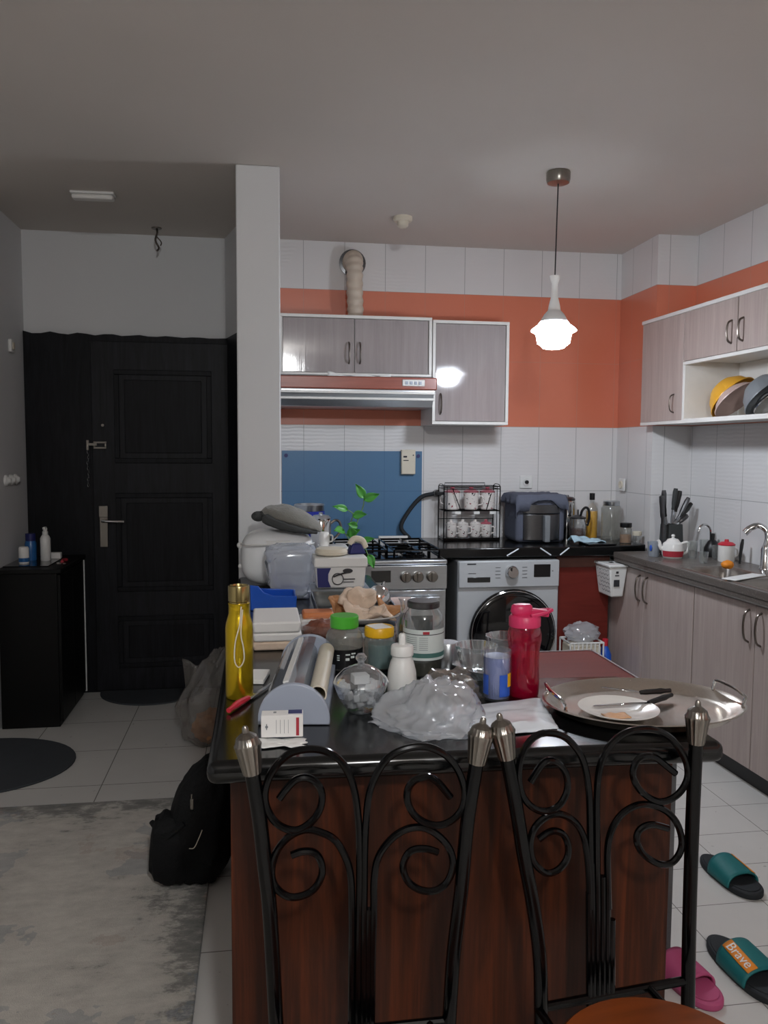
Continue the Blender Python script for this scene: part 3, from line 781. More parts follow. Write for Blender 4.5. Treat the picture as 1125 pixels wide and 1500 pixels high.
# lower cabinets
for k, (s0, s1) in enumerate(((-.08, .875), (.875, 1.84), (1.84, 2.8))):
    lc = thing('lower_cabinet', ('two-door grey-pink base cabinet carrying the white bin, nearest the corner', 'two-door grey-pink base cabinet under the sink', 'two-door grey-pink base cabinet nearest the viewer along the right wall')[k], 'cabinet', None, group='base cabinets along the right wall', mw=RW.copy())
    b = MB().box((.006, max(.03, s0)+.002, .1), (.452, s1-.002, .735)); b.box((.45, max(.03, s0)+.002, .735), (.4525, s1-.002, .84)); b.build('carcass', 'white_lam', lc)
    MB().box((.006, max(.03, s0), 0), (.425, s1, .1)).build('toe_kick', 'blackp', lc)
    mid = (s0+s1)/2 if k else .375
    for j, (a, c) in enumerate(((s0+.003, mid-.002), (mid+.002, s1-.006))):
        dr = MB().box((.454, a, .095), (.474, c, .826)).build('cabinet_door', 'cab', lc, bev=.002)
        hs = c-.04 if j == 0 else a+.04
        bow_handle((.474, hs, .655), (.474, hs, .80), (.03, 0, 0)).build('door_handle', 'nickel', dr)
    MB().box((.452, s0, .827), (.470, s1, .84)).build('edge_strip', 'white_lam', lc)

# white bin hung on the first door
bn = thing('hanging_bin', 'white lidded waste bin hung on the sink-side cabinet door', 'bin', None, mw=RW.copy())
MB().frustum((.49, .0, .565, .165, .648), (.476, -.015, .585, .185, .822)).build('bin_body', 'whitep', bn, bev=.008)
MB().box((.474, -.02, .822), (.592, .192, .838)).build('bin_lid', 'whitep', bn, bev=.005)
MB().box((.52, .07, .838), (.54, .10, .8405)).build('lid_button', 'blackp', bn)
b = MB()
for k in range(6):
    z = .80-.024*k; x = .5835-.019*(.822-z)/.174; L_ = (.15, .13, .16, .12, .15, .11)[k]
    pts = [Vector((x+.0012, .165-L_*i/12, z+.006*math.sin(i*1.9+k))) for i in range(13)]
    b.tube(pts, .0011, 4)
for (u, v, uu, vv) in ((.52, .71, .555, .755), (.525, .772, .55, .778), (.53, .787, .545, .80)):
    yy = .1845-.018*(.822-(v+vv)/2)/.174
    b.box((u, yy, v), (uu, yy+.0015, vv))
b.build('bin_print', 'ink', bn)

# upper cabinets right
ur = thing('corner_wall_cabinet', 'right wall cabinet with open shelf holding bowls', 'cabinet', None, mw=RW.copy())
z0, z1, D = 1.645, 2.225, .31
b = MB()
b.box((.004, .004, z0), (D, .455, z1)); b.box((.004, .455, 1.965), (D, 3.0, z1))
b.build('carcass', 'white_lam', ur)
b = MB(); b.box((.004, .455, z0), (D+.02, .475, 1.965)); b.box((.004, .475, z0), (D+.02, 3.0, z0+.018)); b.box((.004, 2.0, z0+.018), (D+.02, 2.02, 1.965))
b.box((.004, .475, z0+.018), (.012, 3.0, 1.965)); b.build('open_shelf', 'white_lam', ur, bev=.002)
b = MB(); b.box((0.004, .004, z1), (D+.028, 3.0, z1+.02)); b.box((D, .46, 1.948), (D+.024, 3.0, 1.966)); b.box((D, .004, z0-.006), (D+.022, 3.0, z0+.012)); b.build('cabinet_trim', 'white_lam', ur, bev=.002)
dr = MB().box((D+.001, .006, z0+.012), (D+.021, .455, z1)).build('cabinet_door', 'cab', ur, bev=.002)
bow_handle((D+.021, .375, 1.70), (D+.021, .375, 1.80), (.028, 0, 0), .004).build('door_handle', 'nickel', dr)
for (a, c, hs) in ((.459, .925, .885), (.931, 1.44, .975), (1.446, 2.2, 2.15)):
    dr = MB().box((D+.001, a, 1.968), (D+.021, c, z1)).build('cabinet_door', 'cab', ur, bev=.002)
    bow_handle((D+.021, hs, 2.01), (D+.021, hs, 2.12), (.028, 0, 0), .005).build('door_handle', 'nickel', dr)
def bowl_on_edge(name, label, s, d, r, depth, tilt, mat, rimmat, zz, yaw=0.0):
    X = RW @ Tr((d, s, zz)) @ Rot(yaw, 'Z') @ Rot(tilt, 'X')
    o = thing(name, label, 'bowl', None, mw=X)
    MB().lathe([(0, depth), (r*.55, depth), (r*.85, depth*.55), (r, 0), (r*1.05, -.003), (r*1.05, .003), (r*.98, .006), (r*.83, depth*.55), (r*.53, depth-.006), (0, depth-.006)], None, 40).build('bowl_body', mat, o)
    return o
zs_ = 1.666
def lean(r, t): return zs_+r*1.06*math.sin(t)
bowl_on_edge('mixing_bowl', 'amber plastic bowl leaning behind the pale pink one on the open shelf', .64, .15, .128, .085, R(48), 'amber', None, lean(.128, R(48)), R(28))
bowl_on_edge('mixing_bowl', 'pale pink shallow bowl leaning in front of the amber bowl', .725, .19, .115, .05, R(44), 'pinkbowl', None, lean(.115, R(44)), R(28))
bowl_on_edge('mixing_bowl', 'grey bowl leaning at the right of the open shelf', .95, .17, .12, .085, R(44), 'greybowl', None, lean(.12, R(44)), R(28))
bowl_on_edge('strainer_bowl', 'small shiny steel bowl tucked under the grey bowl', 1.02, .20, .085, .04, R(40), 'chrome', None, lean(.085, R(40)), R(28))

# ------------------------------------------------------------------ things on the right worktop
def on(px, py, z=.9): p = at(px, py, z); return (p.x, p.y, z+.0005)
cu = thing('plastic_cup', 'pale blue patterned plastic cup left of the white teapot', 'cup', on(957, 815))
MB().lathe([(0, 0), (.028, 0), (.034, .083), (.0325, .083), (.027, .003), (0, .003)], None, 24).build('cup_body', 'frost', cu)
MB().sph((-.026, -.018, .05), (.006, .012, .018), 10, 8).build('cup_print', 'royal', cu)
tp = thing('teapot', 'white ceramic teapot with red lettering band beside the patterned cup', 'teapot', on(985, 817), R(-10))
MB().lathe([(0, 0), (.05, 0), (.058, .02), (.062, .045), (.052, .08), (.036, .092), (0, .092)], None, 30).build('pot_body', 'porcelain', tp)
MB().lathe([(.037, .092), (.028, .104), (.008, .11), (.007, .115), (.011, .122), (.007, .13), (0, .131)], None, 20).build('pot_lid', 'porcelain', tp)
MB().tube([(-.05, 0, .045), (-.068, 0, .06), (-.074, 0, .085), (-.082, 0, .098)], [.014, .011, .009, .008], 10, sm=4).build('spout', 'porcelain', tp)
MB().tube([(.048, 0, .08), (.078, 0, .086), (.086, 0, .06), (.075, 0, .03), (.058, 0, .025)], .007, 8, sm=5).build('pot_handle', 'porcelain', tp)
b = MB()
pp = [(.0595*1.015*math.cos(a), .0595*1.015*math.sin(a)) for a in [R(-165+120*k/16) for k in range(17)]]
for (x0, y0), (x1, y1) in zip(pp, pp[1:]): b.face([b.v(p) for p in ((x0*.985, y0*.985, .010), (x1*.985, y1*.985, .010), (x1*1.06, y1*1.06, .042), (x0*1.06, y0*1.06, .042))])
b.build('red_band', 'inkred', tp)
kb = thing('knife_block', 'knife block full of grey-handled knives by the right tiled wall', 'knife block', (2.35, 4.37, .9005), R(12))
KB = WM[kb.name]
MB().frustum((-.05, -.04, .06, .05, 0), (-.04, -.03, .055, .05, .17)).build('block_body', 'cloth_dark', kb, bev=.004)
kn = [(-.035, -.02, -.10, .02, .36, .16), (-.03, .02, -.02, .05, .37, .2), (-.005, .0, .05, .0, .35, .19), (.01, .03, .11, .04, .31, .17), (.03, .0, .14, -.02, .27, .15), (.035, .03, .17, .03, .28, .16), (.02, -.03, .09, -.06, .22, .13), (.0, -.03, .03, -.09, .19, .12)]
spans = [(-.072, .0, -.085, .335), (-.050, .02, -.055, .365), (.018, .02, .03, .375), (.045, .03, .070, .36), (.055, .01, .115, .32), (.05, .02, .135, .27), (.05, .03, .155, .285), (.03, -.02, .085, .22)]
for k, (x0, y0, x1, z1) in enumerate(spans):
    x0b = max(-.035, min(.045, x0*.7)); p0 = Vector((x0b, y0, .17)); p1 = Vector((x1, y0-.01, z1))
    dirv = (p1-p0).normalized(); L_ = min(.125, (p1-p0).length*.85)
    kf = MB().tube([p0-dirv*.005, p1-dirv*L_], .0075, 8).build('knife_blade', 'steel', kb)
    MB().tube([p1-dirv*L_, p1-dirv*L_*.7, p1-dirv*L_*.35, p1], [.010, .013, .014, .015, .011], 9, sm=2).build('knife_handle', 'steeld' if k % 3 == 1 else 'blackp' if k % 3 == 0 else 'cloth_dark', kf)
    if k == 0:
        pass
sh = MB().tube([(-.075, -.03, .0), (-.075, -.03, .18), (-.08, -.03, .24), (-.085, -.028, .335)], [.010, .010, .013, .015], 9, sm=3)
o = sh.build('knife_sharpener', 'steeld', org=(0, 0, 0)); o.location = KB @ Vector((-.02, -.03, 0)); tag(o, 'grey sharpening steel standing left of the knife block', 'sharpening steel')
glasses = []
def tumbler(px, py, r, h, label, z=.9):
    o = MB().lathe([(0, 0), (r*.8, 0), (r, h), (r*.94, h), (r*.74, .006), (0, .006)], None, 20).build('tea_glass', 'clear', org=(0, 0, 0))
    p = at(px, py, z); o.location = (p.x, p.y, z+.0005); tag(o, label, 'glass', 'drinking glasses by the teapot'); return o
tumbler(1014, 818, .027, .095, 'clear tea glass directly right of the teapot')
tumbler(1030, 825, .026, .06, 'small clear tea glass at the sink rim, nearest the viewer')
tumbler(1031, 812, .028, .085, 'clear tea glass between the teapot and the slim steel tap, at the back')
tumbler(1050, 819, .03, .075, 'wide clear glass left of the white mug with red lid')
p = at(1040, 814)
b = MB().lathe([(0, 0), (.016, 0), (.014, .02), (.009, .03), (.008, .03)], None, 14); b.tube([(0, 0, .02), (0, 0, .13), (-.012, 0, .165), (-.04, 0, .178), (-.065, 0, .165), (-.075, 0, .14)], .0065, 8, sm=5)
o = b.build('filter_tap', 'chrome', org=(0, 0, 0)); o.location = p; tag(o, 'slim curved steel drinking-water tap among the glasses', 'tap')
sb = thing('soap_bottle', 'squat black bottle with narrow neck behind the glasses', 'bottle', (2.512, 4.21, .9005))
MB().lathe([(0, 0), (.045, 0), (.047, .01), (.044, .05), (.025, .085), (.013, .095), (0, .095)]).build('bottle_body', 'blackp', sb)
MB().lathe([(.012, .094), (.013, .125), (.009, .13), (0, .131)]).build('bottle_cap', 'blackp', sb)
mg = thing('lidded_mug', 'white mug with raspberry-red lid by the right wall', 'mug', (2.47, 4.0, .9005))
MB().lathe([(0, 0), (.04, 0), (.043, .006), (.043, .088), (.04, .09), (0, .088)]).build('mug_body', 'porcelain', mg)
MB().lathe([(.044, .089), (.045, .094), (.03, .105), (.012, .108), (.01, .12), (0, .121)]).build('mug_lid', 'red', mg)
MB().tube([(.04, 0, .07), (.062, .0, .066), (.064, 0, .035), (.042, 0, .025)], .005, 8, sm=4).build('mug_handle', 'porcelain', mg)
o = MB().tube([(0, 0, 0), (.003, 0, .06), (.012, 0, .13)], [.006, .008, .009, .006], 8, sm=3).build('brush_handle', 'blackp', org=(0, 0, 0)); o.location = (2.50, 3.92, .9005); tag(o, 'short black handle standing upright right of the red-lidded mug', 'brush')
# sink mixer tap
p = rw(.07, .84, .9)
ft = thing('mixer_tap', 'chrome kitchen mixer tap with arched spout at the sink', 'tap', (p.x, p.y, .9))
MB().lathe([(0, 0), (.03, 0), (.028, .01), (.022, .02), (.021, .10), (.015, .12), (0, .12)], None, 20).build('tap_base', 'chrome', ft)
MB().tube([(0, 0, .1), (.012, .0, .155), (.008, .01, .195), (-.02, .03, .218), (-.055, .045, .205), (-.082, .055, .178)], [.017, .016, .015, .015, .017, .018], 12, sm=6).build('spout', 'chrome', ft)
sp = MB().sph((0, 0, .03), (.032, .026, .022), 18, 10, crump(0, 0, 5, .12, 2)).build('dish_sponge', 'orange', org=(0, 0, 0)); p = at(1065, 846, .86); sp.location = (p.x, p.y, .895)
tag(sp, 'orange round sponge on the white board at the sink', 'sponge')
p = at(1088, 848, .9)
o = MB().box((-.012, -.10, 0), (.012, .12, .006)).build('cutting_board', 'whitep', org=(0, 0, 0), bev=.002)
o = o; o.scale = (3.0, 1.2, 1); o.rotation_euler = (0, 0, R(-62)); o.location = (p.x-.0, p.y, .905); tag(o, 'narrow white cutting board laid over the sink', 'cutting board')

# ------------------------------------------------------------------ back worktop things
ZB = .9305
rk = thing('mug_rack', 'two-tier black wire rack of floral mugs on the back worktop', 'rack', (1.29, 4.93, ZB))
b = MB(); hw, hd_ = .178, .075
for sx in (-1, 1):
    for sy in (-1, 1):
        b.tube([(sx*hw, sy*hd_, 0), (sx*hw, sy*hd_, .335)], .0035, 6)
    b.tube([(sx*hw, -hd_, .335), (sx*hw, -hd_*.5, .347), (sx*hw, hd_*.5, .347), (sx*hw, hd_, .335)], .003, 6, sm=3)
    b.tube([(sx*(hw-.02), -hd_, .0), (sx*(hw-.02), -hd_, .335)], .002, 6)
for z in (.012, .185, .32, .335):
    b.tube([(-hw, -hd_, z), (hw, -hd_, z), (hw, hd_, z), (-hw, hd_, z)], .003, 6, True)
b.tube([(-hw, hd_, .125), (hw, hd_, .125)], .0025, 6)
b.tube([(-.14, hd_, .335), (-.14, hd_, .352), (.12, hd_, .352), (.12, hd_, .335)], .0028, 6)
for k in range(7): b.tube([(-hw, -hd_+.025*k, .185), (hw, -hd_+.025*k, .185)], .0018, 5)
b.tube([(-.125, -hd_, .325), (-.07, -hd_, .185)], .0028, 6); b.tube([(.12, -hd_, .29), (.09, -hd_, .185)], .0028, 6)
b.build('rack_frame', 'iron', rk)
MB().box((-hw, -hd_-.006, 0), (hw, hd_, .018)).build('drip_tray', 'iron', rk, bev=.002)
b = MB()
for x in (-.09, .03, .13): b.box((x-.018, -hd_-.004, .165), (x+.018, -hd_-.001, .182))
b.build('hook_clip', 'whitep', rk)
def floral_mug(x, y, z, lid, label, s=1.0, ry=0):
    m = thing('floral_mug', label, 'mug', (1.29+x, 4.93+y, ZB+z), ry, group='floral lidded mugs on the wire rack')
    MB().lathe([(0, 0), (.027*s, 0), (.031*s, .006), (.034*s, .075*s), (.031*s, .075*s), (.028*s, .008), (0, .008)], None, 22).build('mug_body', 'floral', m)
    MB().tube([(.032*s, 0, .06*s), (.05*s, 0, .057*s), (.052*s, 0, .028*s), (.031*s, 0, .02*s)], .004, 7, sm=4).build('mug_handle', 'floral', m)
    if lid: MB().lathe([(.034*s, .076*s), (.034*s, .081*s), (.018*s, .088*s), (.009*s, .09*s), (.010*s, .102*s), (0, .103*s)], None, 20).build('mug_lid', lid, m)
for k, x in enumerate((-.12, -.045, .035, .105)):
    floral_mug(x, -.02, .019, 'roseplastic' if k == 3 else 'floral', ('floral mug at the left end of the lower rack tier', 'second floral mug from the left on the lower rack tier', 'third floral mug from the left on the lower rack tier', 'floral mug with rose lid at the right end of the lower rack tier')[k], 1.06, R(-20))
for k, x in enumerate((-.11, .01, .115)):
    floral_mug(x, -.01, .189, 'roseplastic', ('floral mug with rose lid at the left of the upper rack tier', 'floral mug with rose lid in the middle of the upper rack tier', 'floral mug with rose lid at the right of the upper rack tier')[k], 1.42, R(150) if k == 0 else R(-25))
af = thing('air_fryer', 'steel-fronted air fryer on the back worktop', 'air fryer', (1.68, 4.80, ZB))
MB().box((-.155, -.10, 0), (.155, .16, .285)).build('fryer_body', 'coverblue', af, bev=.03)
b = MB().prism([(-.115+.002, -.10)]+[(.118*math.sin(a), -.10-.035*math.cos(a)) for a in [R(-78+156*k/20) for k in range(21)]]+[(.115, -.10)], .018, .175)
dw = b.build('fryer_basket', 'steeld', af, bev=.003)
MB().prism([(.12*math.sin(a), -.10-.034*math.cos(a)) for a in [R(-78+156*k/20) for k in range(21)]], .18, .232).build('fryer_fascia', 'steeld', af, bev=.003)
b = MB().box((.0, -.175, .01), (.034, -.13, .172)); b.build('basket_handle', 'greybowl', dw, bev=.006)
def cover(u, v):
    # cloth draped over the top of the fryer
    x = -.185+.37*u; y = -.135+.32*v
    z = .292+.008*noise.noise((u*6, v*6, 1))
    ex = max(0, abs(x)-.15); ey = max(0, -.105-y)
    z -= ex*1.7; z -= ey*1.6
    x = max(-.165-.02*noise.noise((v*5, 2, 0)), min(.163, x))
    if v < .02: z -= .03*math.sin(u*9)*(.5+u) + (.03 if u < .3 else 0)
    return Vector((x, max(y, -.125), z))
o = MB().sheet(lambda u, v: cover(u, v)+Vector((1.68, 4.80, ZB)), 40, 30).build('fryer_cover', 'coverblue', org=(1.68, 4.80, ZB+.29), solid=.004)
tag(o, 'slate-grey cloth cover laid over the top of the air fryer', 'cloth')
kt = thing('steel_canister', 'tall polished steel canister directly right of the air fryer', 'canister', (1.952, 4.98, ZB))
MB().lathe([(0, 0), (.052, 0), (.054, .005), (.054, .235), (.05, .24), (0, .24)], None, 28).build('canister_body', 'chrome', kt)
MB().lathe([(.051, .24), (.053, .25), (.04, .262), (.012, .265), (.010, .275), (0, .276)], None, 24).build('canister_lid', 'steeld', kt)
fr = thing('french_press', 'dark glass coffee press with black plunger lid between steel canister and oil bottle', 'coffee press', (1.975, 4.85, ZB))
MB().lathe([(0, 0), (.05, 0), (.052, .01), (.054, .10), (.045, .13), (.047, .135)], None, 24).build('press_glass', 'cutglass', fr)
MB().lathe([(0, .004), (.048, .004), (.05, .07), (0, .07)], None, 24).build('coffee', 'brownbox', fr)
MB().lathe([(.049, .134), (.05, .142), (.02, .155), (.006, .157), (.005, .19), (0, .19)], None, 20).build('press_lid', 'steeld', fr)
MB().tube([(.01, -.02, .155), (.015, -.03, .185), (.035, -.035, .205), (.055, -.035, .19), (.06, -.035, .14), (.05, -.03, .09)], .008, 8, sm=5).build('press_handle', 'blackp', fr)
ob = thing('oil_bottle', 'glass bottle of yellow oil with black cap', 'bottle', (2.105, 4.94, ZB))
MB().lathe([(0, 0), (.036, 0), (.039, .006), (.039, .185), (.030, .205), (.015, .225), (.0145, .25)], None, 26).build('bottle_glass', 'clear', ob)
MB().lathe([(0, .004), (.036, .004), (.0365, .172), (0, .172)], None, 26).build('oil_fill', 'oil', ob)
MB().lathe([(.016, .245), (.017, .25), (.017, .288), (0, .29)], None, 18).build('bottle_cap', 'blackp', ob)
ca = thing('storage_canister', 'tall clouded plastic canister in the worktop corner behind the jars', 'canister', (2.205, 4.87, ZB))
MB().lathe([(0, 0), (.058, 0), (.062, .008), (.062, .195), (.05, .215), (0, .215)], None, 28).build('canister_body', 'frost2', ca)
MB().lathe([(.05, .213), (.052, .217), (.052, .24), (.045, .243), (0, .243)], None, 26).build('canister_lid', 'steel', ca)
jr = thing('spice_jar', 'square glass jar with black lid in front of the clouded canister', 'jar', (2.20, 4.645, ZB))
MB().lathe([(0, 0), (.034, 0), (.036, .005), (.036, .085), (.03, .096)], None, 20).build('jar_glass', 'frost2', jr)
MB().lathe([(.034, .096), (.035, .098), (.035, .122), (0, .124)], None, 20).build('jar_lid', 'blackp', jr)
MB().lathe([(0, .003), (.033, .003), (.033, .05), (0, .055)], None, 20).build('jar_fill', 'bread2', jr)
jr = thing('small_jar', 'small squat jar with cream lid right of the black-lidded jar', 'jar', (2.252, 4.60, ZB))
MB().lathe([(0, 0), (.024, 0), (.026, .004), (.026, .045), (.024, .05)], None, 18).build('jar_glass', 'clear', jr)
MB().lathe([(.027, .05), (.028, .052), (.028, .075), (0, .076)], None, 18).build('jar_lid', 'cream', jr)
o = MB().box((-.09, -.07, 0), (.09, .07, .012)).build('serving_board', 'granite', org=(0, 0, 0), bev=.004); o.location = (1.99, 4.575, ZB); o.rotation_euler = (0, 0, R(4))
tag(o, 'black flat tray lying at the worktop corner under the blue cloth', 'tray')
o = MB().sheet(lambda u, v: Vector((-.10+.2*u, -.055+.11*v, .0135+.025*abs(noise.noise((u*3, v*3, 7)))+.022*(1-u)*math.sin(v*PI))), 30, 18).build('kitchen_cloth', 'palebl', org=(0, 0, 0), solid=.006)
o.location = (1.94, 4.62, ZB); tag(o, 'crumpled pale blue and white cloth beside the air fryer', 'cloth')

# ------------------------------------------------------------------ island and peninsula
isl = thing('kitchen_island', 'dark walnut-panelled kitchen island and peninsula base', 'island', (.4, 1.6, 0))
MB().box((-.062, 1.575, 0.0), (.868, 1.597, .855)).build('front_panel', 'islandwood', isl, world=True, bev=.002)
MB().box((.85, 1.597, 0.0), (.868, 1.99, .855)).build('side_panel', 'islandwood', isl, world=True)
b = MB().box((-.06, 1.597, 0), (.85, 1.98, .855)); b.box((-.06, 1.98, 0), (.46, 3.778, .855)); b.build('carcass', 'islandwood', isl, world=True)
b = MB().prism([(-.104, 1.512), (.935, 1.485), (.935, 1.99), (.69, 2.0), (.69, 2.13), (.515, 2.13), (.515, 3.775), (-.104, 3.775)], .855, .90)
o = b.build('island_worktop', 'granite', org=(.4, 1.6, .855), bev=.019); tag(o, 'cluttered black granite worktop of the island with rounded front edge', 'worktop')
b = MB().box((.096, 3.78, 0), (.388, 5.055, .855)); o = b.build('stove_side_cabinet', 'islandwood', org=(.24, 4.4, 0)); tag(o, 'dark base cabinet behind the pillar, left of the stove', 'cabinet')
b = MB().box((.096, 3.78, .856), (.388, 5.05, .90)); o = b.build('stove_side_worktop', 'granite', org=(.24, 4.4, .856), bev=.004); tag(o, 'black worktop left of the stove carrying the tin and pots', 'worktop')

# red table behind the island
tb = thing('red_table', 'low wine-red table with pale metal edge behind the island', 'table', (.89, 2.50, 0))
MB().box((-.33, -.36, .725), (.323, .32, .748)).build('tabletop', 'red_lam', tb)
b = MB(); frame(b, 0, 0, 0, 0, 0, 0, 0) if 0 else None
for q in (((-.337, -.367, .722), (-.33, .327, .751)), ((.323, -.367, .722), (.33, .327, .751)), ((-.337, .32, .722), (.33, .327, .751)), ((-.337, -.367, .722), (.33, -.36, .751))): b.box(*q)
b.build('table_edge', 'steel', tb)
for sx in (-.30, .295):
    for sy in (-.33, .29): MB().box((sx-.015, sy-.015, 0), (sx+.015, sy+.015, .725)).build('leg', 'steeld', tb)

Z0 = .9008
def isl_at(px, py, z=.9): p = at(px, py, z); return (p.x, p.y, Z0)
# gold bottle
gb = thing('gold_bottle', 'gold metal drinking bottle with steel cap at the left edge of the island', 'bottle', (-.052, 1.925, Z0))
MB().lathe([(0, 0), (.031, 0), (.0325, .003), (.0325, .165), (.031, .178), (.026, .196), (.0245, .202), (.0245, .222), (.0255, .224), (.0255, .2265), (.0225, .227)], None, 36).build('bottle_body', 'gold', gb)
MB().lathe([(.0226, .226), (.0226, .230), (.0245, .231), (.0255, .232), (.0255, .266), (.0245, .268), (.022, .268), (.021, .264), (0, .264)], None, 36).build('bottle_cap', 'goldneck', gb)
MB().tube([(.006, -.0275, .222), (.002, -.034, .18), (-.008, -.037, .14), (-.010, -.0375, .10), (-.004, -.037, .083), (.004, -.037, .083), (.012, -.037, .10), (.010, -.036, .13), (.005, -.035, .16), (.009, -.0275, .215)], .0016, 6, sm=5).build('cord_loop', 'cream', gb)
# knife
kf = thing('paring_knife', 'small knife with red handle lying in front of the gold bottle', 'knife', isl_at(358, 1030), 0)
a = at(335, 1046); c = at(364, 1027); e = at(398, 1003)
o0 = WM[kf.name].inverted()
MB().tube([o0 @ Vector((a.x, a.y, .908)), o0 @ Vector(((a.x+c.x)/2, (a.y+c.y)/2, .910)), o0 @ Vector((c.x, c.y, .908))], [.006, .008, .008, .007, .006], 8, sm=3).build('knife_handle', 'red', kf)
dv = Vector((e.x-c.x, e.y-c.y, 0)); nn = Vector((-dv.y, dv.x, 0)).normalized()*.007
b = MB(); cc0 = Vector((c.x, c.y, .906)); V = [o0 @ q for q in (cc0-nn, cc0-nn*.9+dv*.8, cc0+dv, cc0+nn)]
b.face([b.v(q) for q in V]); b.build('knife_blade', 'steel', kf, solid=.0015)
# napkin + medicine box
def napk(u, v):
    p = Vector((-.06+.13*u, -.022+.048*v, .002+.006*abs(noise.noise((u*5, v*4, 3)))))
    p.y += .012*noise.noise((u*4, 1, v)); p.x += .012*noise.noise((2, u, v*4))
    return p
o = MB().sheet(napk, 26, 12).build('paper_napkin', 'paper', org=(0, 0, 0), solid=.0012); o.location = (.015, 1.598, Z0); o.rotation_euler = (0, 0, R(-8)); tag(o, 'crumpled white paper napkin under the small medicine carton', 'napkin')
mb = thing('medicine_box', 'small white medicine carton with a red stripe at the front of the island', 'box', (.041, 1.622, Z0+.009), R(-3))
MB().box((-.042, -.012, 0), (.042, .022, .045)).build('carton', 'cardwhite', mb, bev=.001)
MB().box((.028, -.0126, .003), (.034, -.0118, .040)).build('red_stripe', 'inkred', mb)
b = MB().box((.012, -.002, .0448), (.040, .0215, .0455)); b.build('blue_flap_print', 'navy', mb)
b = MB().lathe([(.0, 0), (.003, 0)], Tr((-.031, -.0125, .022)) @ Rot(PI/2, 'X'), 10); b.box((-.032, -.0126, .016), (-.030, -.0118, .028))
for k in range(4): b.box((-.012+.008*k, -.0126, .008), (-.0113+.008*k, -.0119, .036))
b.box((-.018, .004, .0448), (-.012, .012, .0454)); b.build('carton_print', 'greybowl', mb)
o = MB().box((-.022, -.05, 0), (.022, .05, .012)).build('white_card_box', 'cardwhite', org=(0, 0, 0), bev=.002); o.location = (-.008, 2.07, Z0); o.rotation_euler = (0, 0, R(-10))
tag(o, 'thin white card packet lying between the gold bottle and the wrap dispenser', 'packet')
# cling film dispenser
cf = thing('wrap_dispenser', 'long half-round food wrap dispenser with grey-blue ends and clear cover', 'dispenser', (.0675, 1.705, Z0), R(-7.5))
def halfround(r, h, n=24, base=.0): return [(-r, base)]+[(-r*math.cos(PI*k/n)*(1 if 1 else 1), base+.012+h*math.sin(PI*k/n)) for k in range(n+1)]+[(r, base)]
XP = Matrix(((1, 0, 0, 0), (0, 0, 1, 0), (0, 1, 0, 0), (0, 0, 0, 1)))
pr_ = halfround(.077, .078)
MB().prism(pr_, 0, .014, XP).build('end_cap', 'greyp', cf, bev=.003)
MB().prism(pr_, .46, .474, XP).build('end_cap', 'greyp', cf, bev=.003)
b = MB()
for (x0, z0), (x1, z1) in zip(pr_[1:15], pr_[2:16]): b.face([b.v(p) for p in ((x0*.97, .014, z0*.97), (x1*.97, .014, z1*.97), (x1*.97, .46, z1*.97), (x0*.97, .46, z0*.97))])
b.build('clear_cover', 'lidclear', cf)
MB().box((-.070, .012, .0), (.072, .462, .018)).build('dispenser_base', 'greyp', cf)
MB().tube([(-.005, .03, .045), (-.005, .45, .045)], .028, 16).build('wrap_roll', 'frost', cf)
b = MB().lathe([(.020, .016), (.020, .40), (.017, .40), (.017, .016), (.020, .016)], Tr((.050, 0, .062)) @ Rot(-PI/2, 'X'), 22); b.build('paper_roll', 'cream', cf)
b = MB(); 
a0 = R(100)
b.box((-.004, .03, -.002), (.008, .44, .002), Tr((-.022, 0, .0855)) @ Rot(R(-16), 'Y')); b.build('cutter_rail', 'whitep', cf)
# white takeout trays stack
zz = Z0
for k, (nm, h, mt, lab, dx, sx, sy) in enumerate((('food_packet', .026, 'bread', 'beige packet at the bottom of the white box stack', .0, .070, .10), ('food_tray', .026, 'cardwhite', 'white foam tray in the middle of the box stack behind the gold bottle', .002, .071, .105), ('food_box', .034, 'cardwhite', 'white foam box on top of the stack behind the gold bottle', .0, .070, .11))):
    o = MB().frustum((-sx*.96, -sy*.96, sx*.96, sy*.96, 0), (-sx, -sy, sx, sy, h)).build(nm, mt, org=(0, 0, 0), bev=.006)
    o.location = (.045+dx, 2.455, zz); zz += h+.0008; tag(o, lab, 'box')
bk = thing('blue_basket', 'blue plastic basket with a scooped side behind the white box stack', 'basket', (.045, 3.035, Z0))
b = MB().prism([(-.082, 0), (.082, 0), (.085, .05), (-.0, .054), (-.035, .066), (-.055, .09), (-.085, .094)], -.075, -.068, Matrix(((1, 0, 0, 0), (0, 0, 1, 0), (0, 1, 0, 0), (0, 0, 0, 1))))
b.prism([(-.082, 0), (.082, 0), (.085, .05), (-.085, .06)], .068, .075, Matrix(((1, 0, 0, 0), (0, 0, 1, 0), (0, 1, 0, 0), (0, 0, 0, 1))))
b.box((-.084, -.07, 0), (-.076, .07, .07)); b.box((.076, -.07, 0), (.084, .07, .05)); b.box((-.08, -.07, 0), (.08, .07, .006))
b.build('basket_body', 'blue', bk, bev=.003)
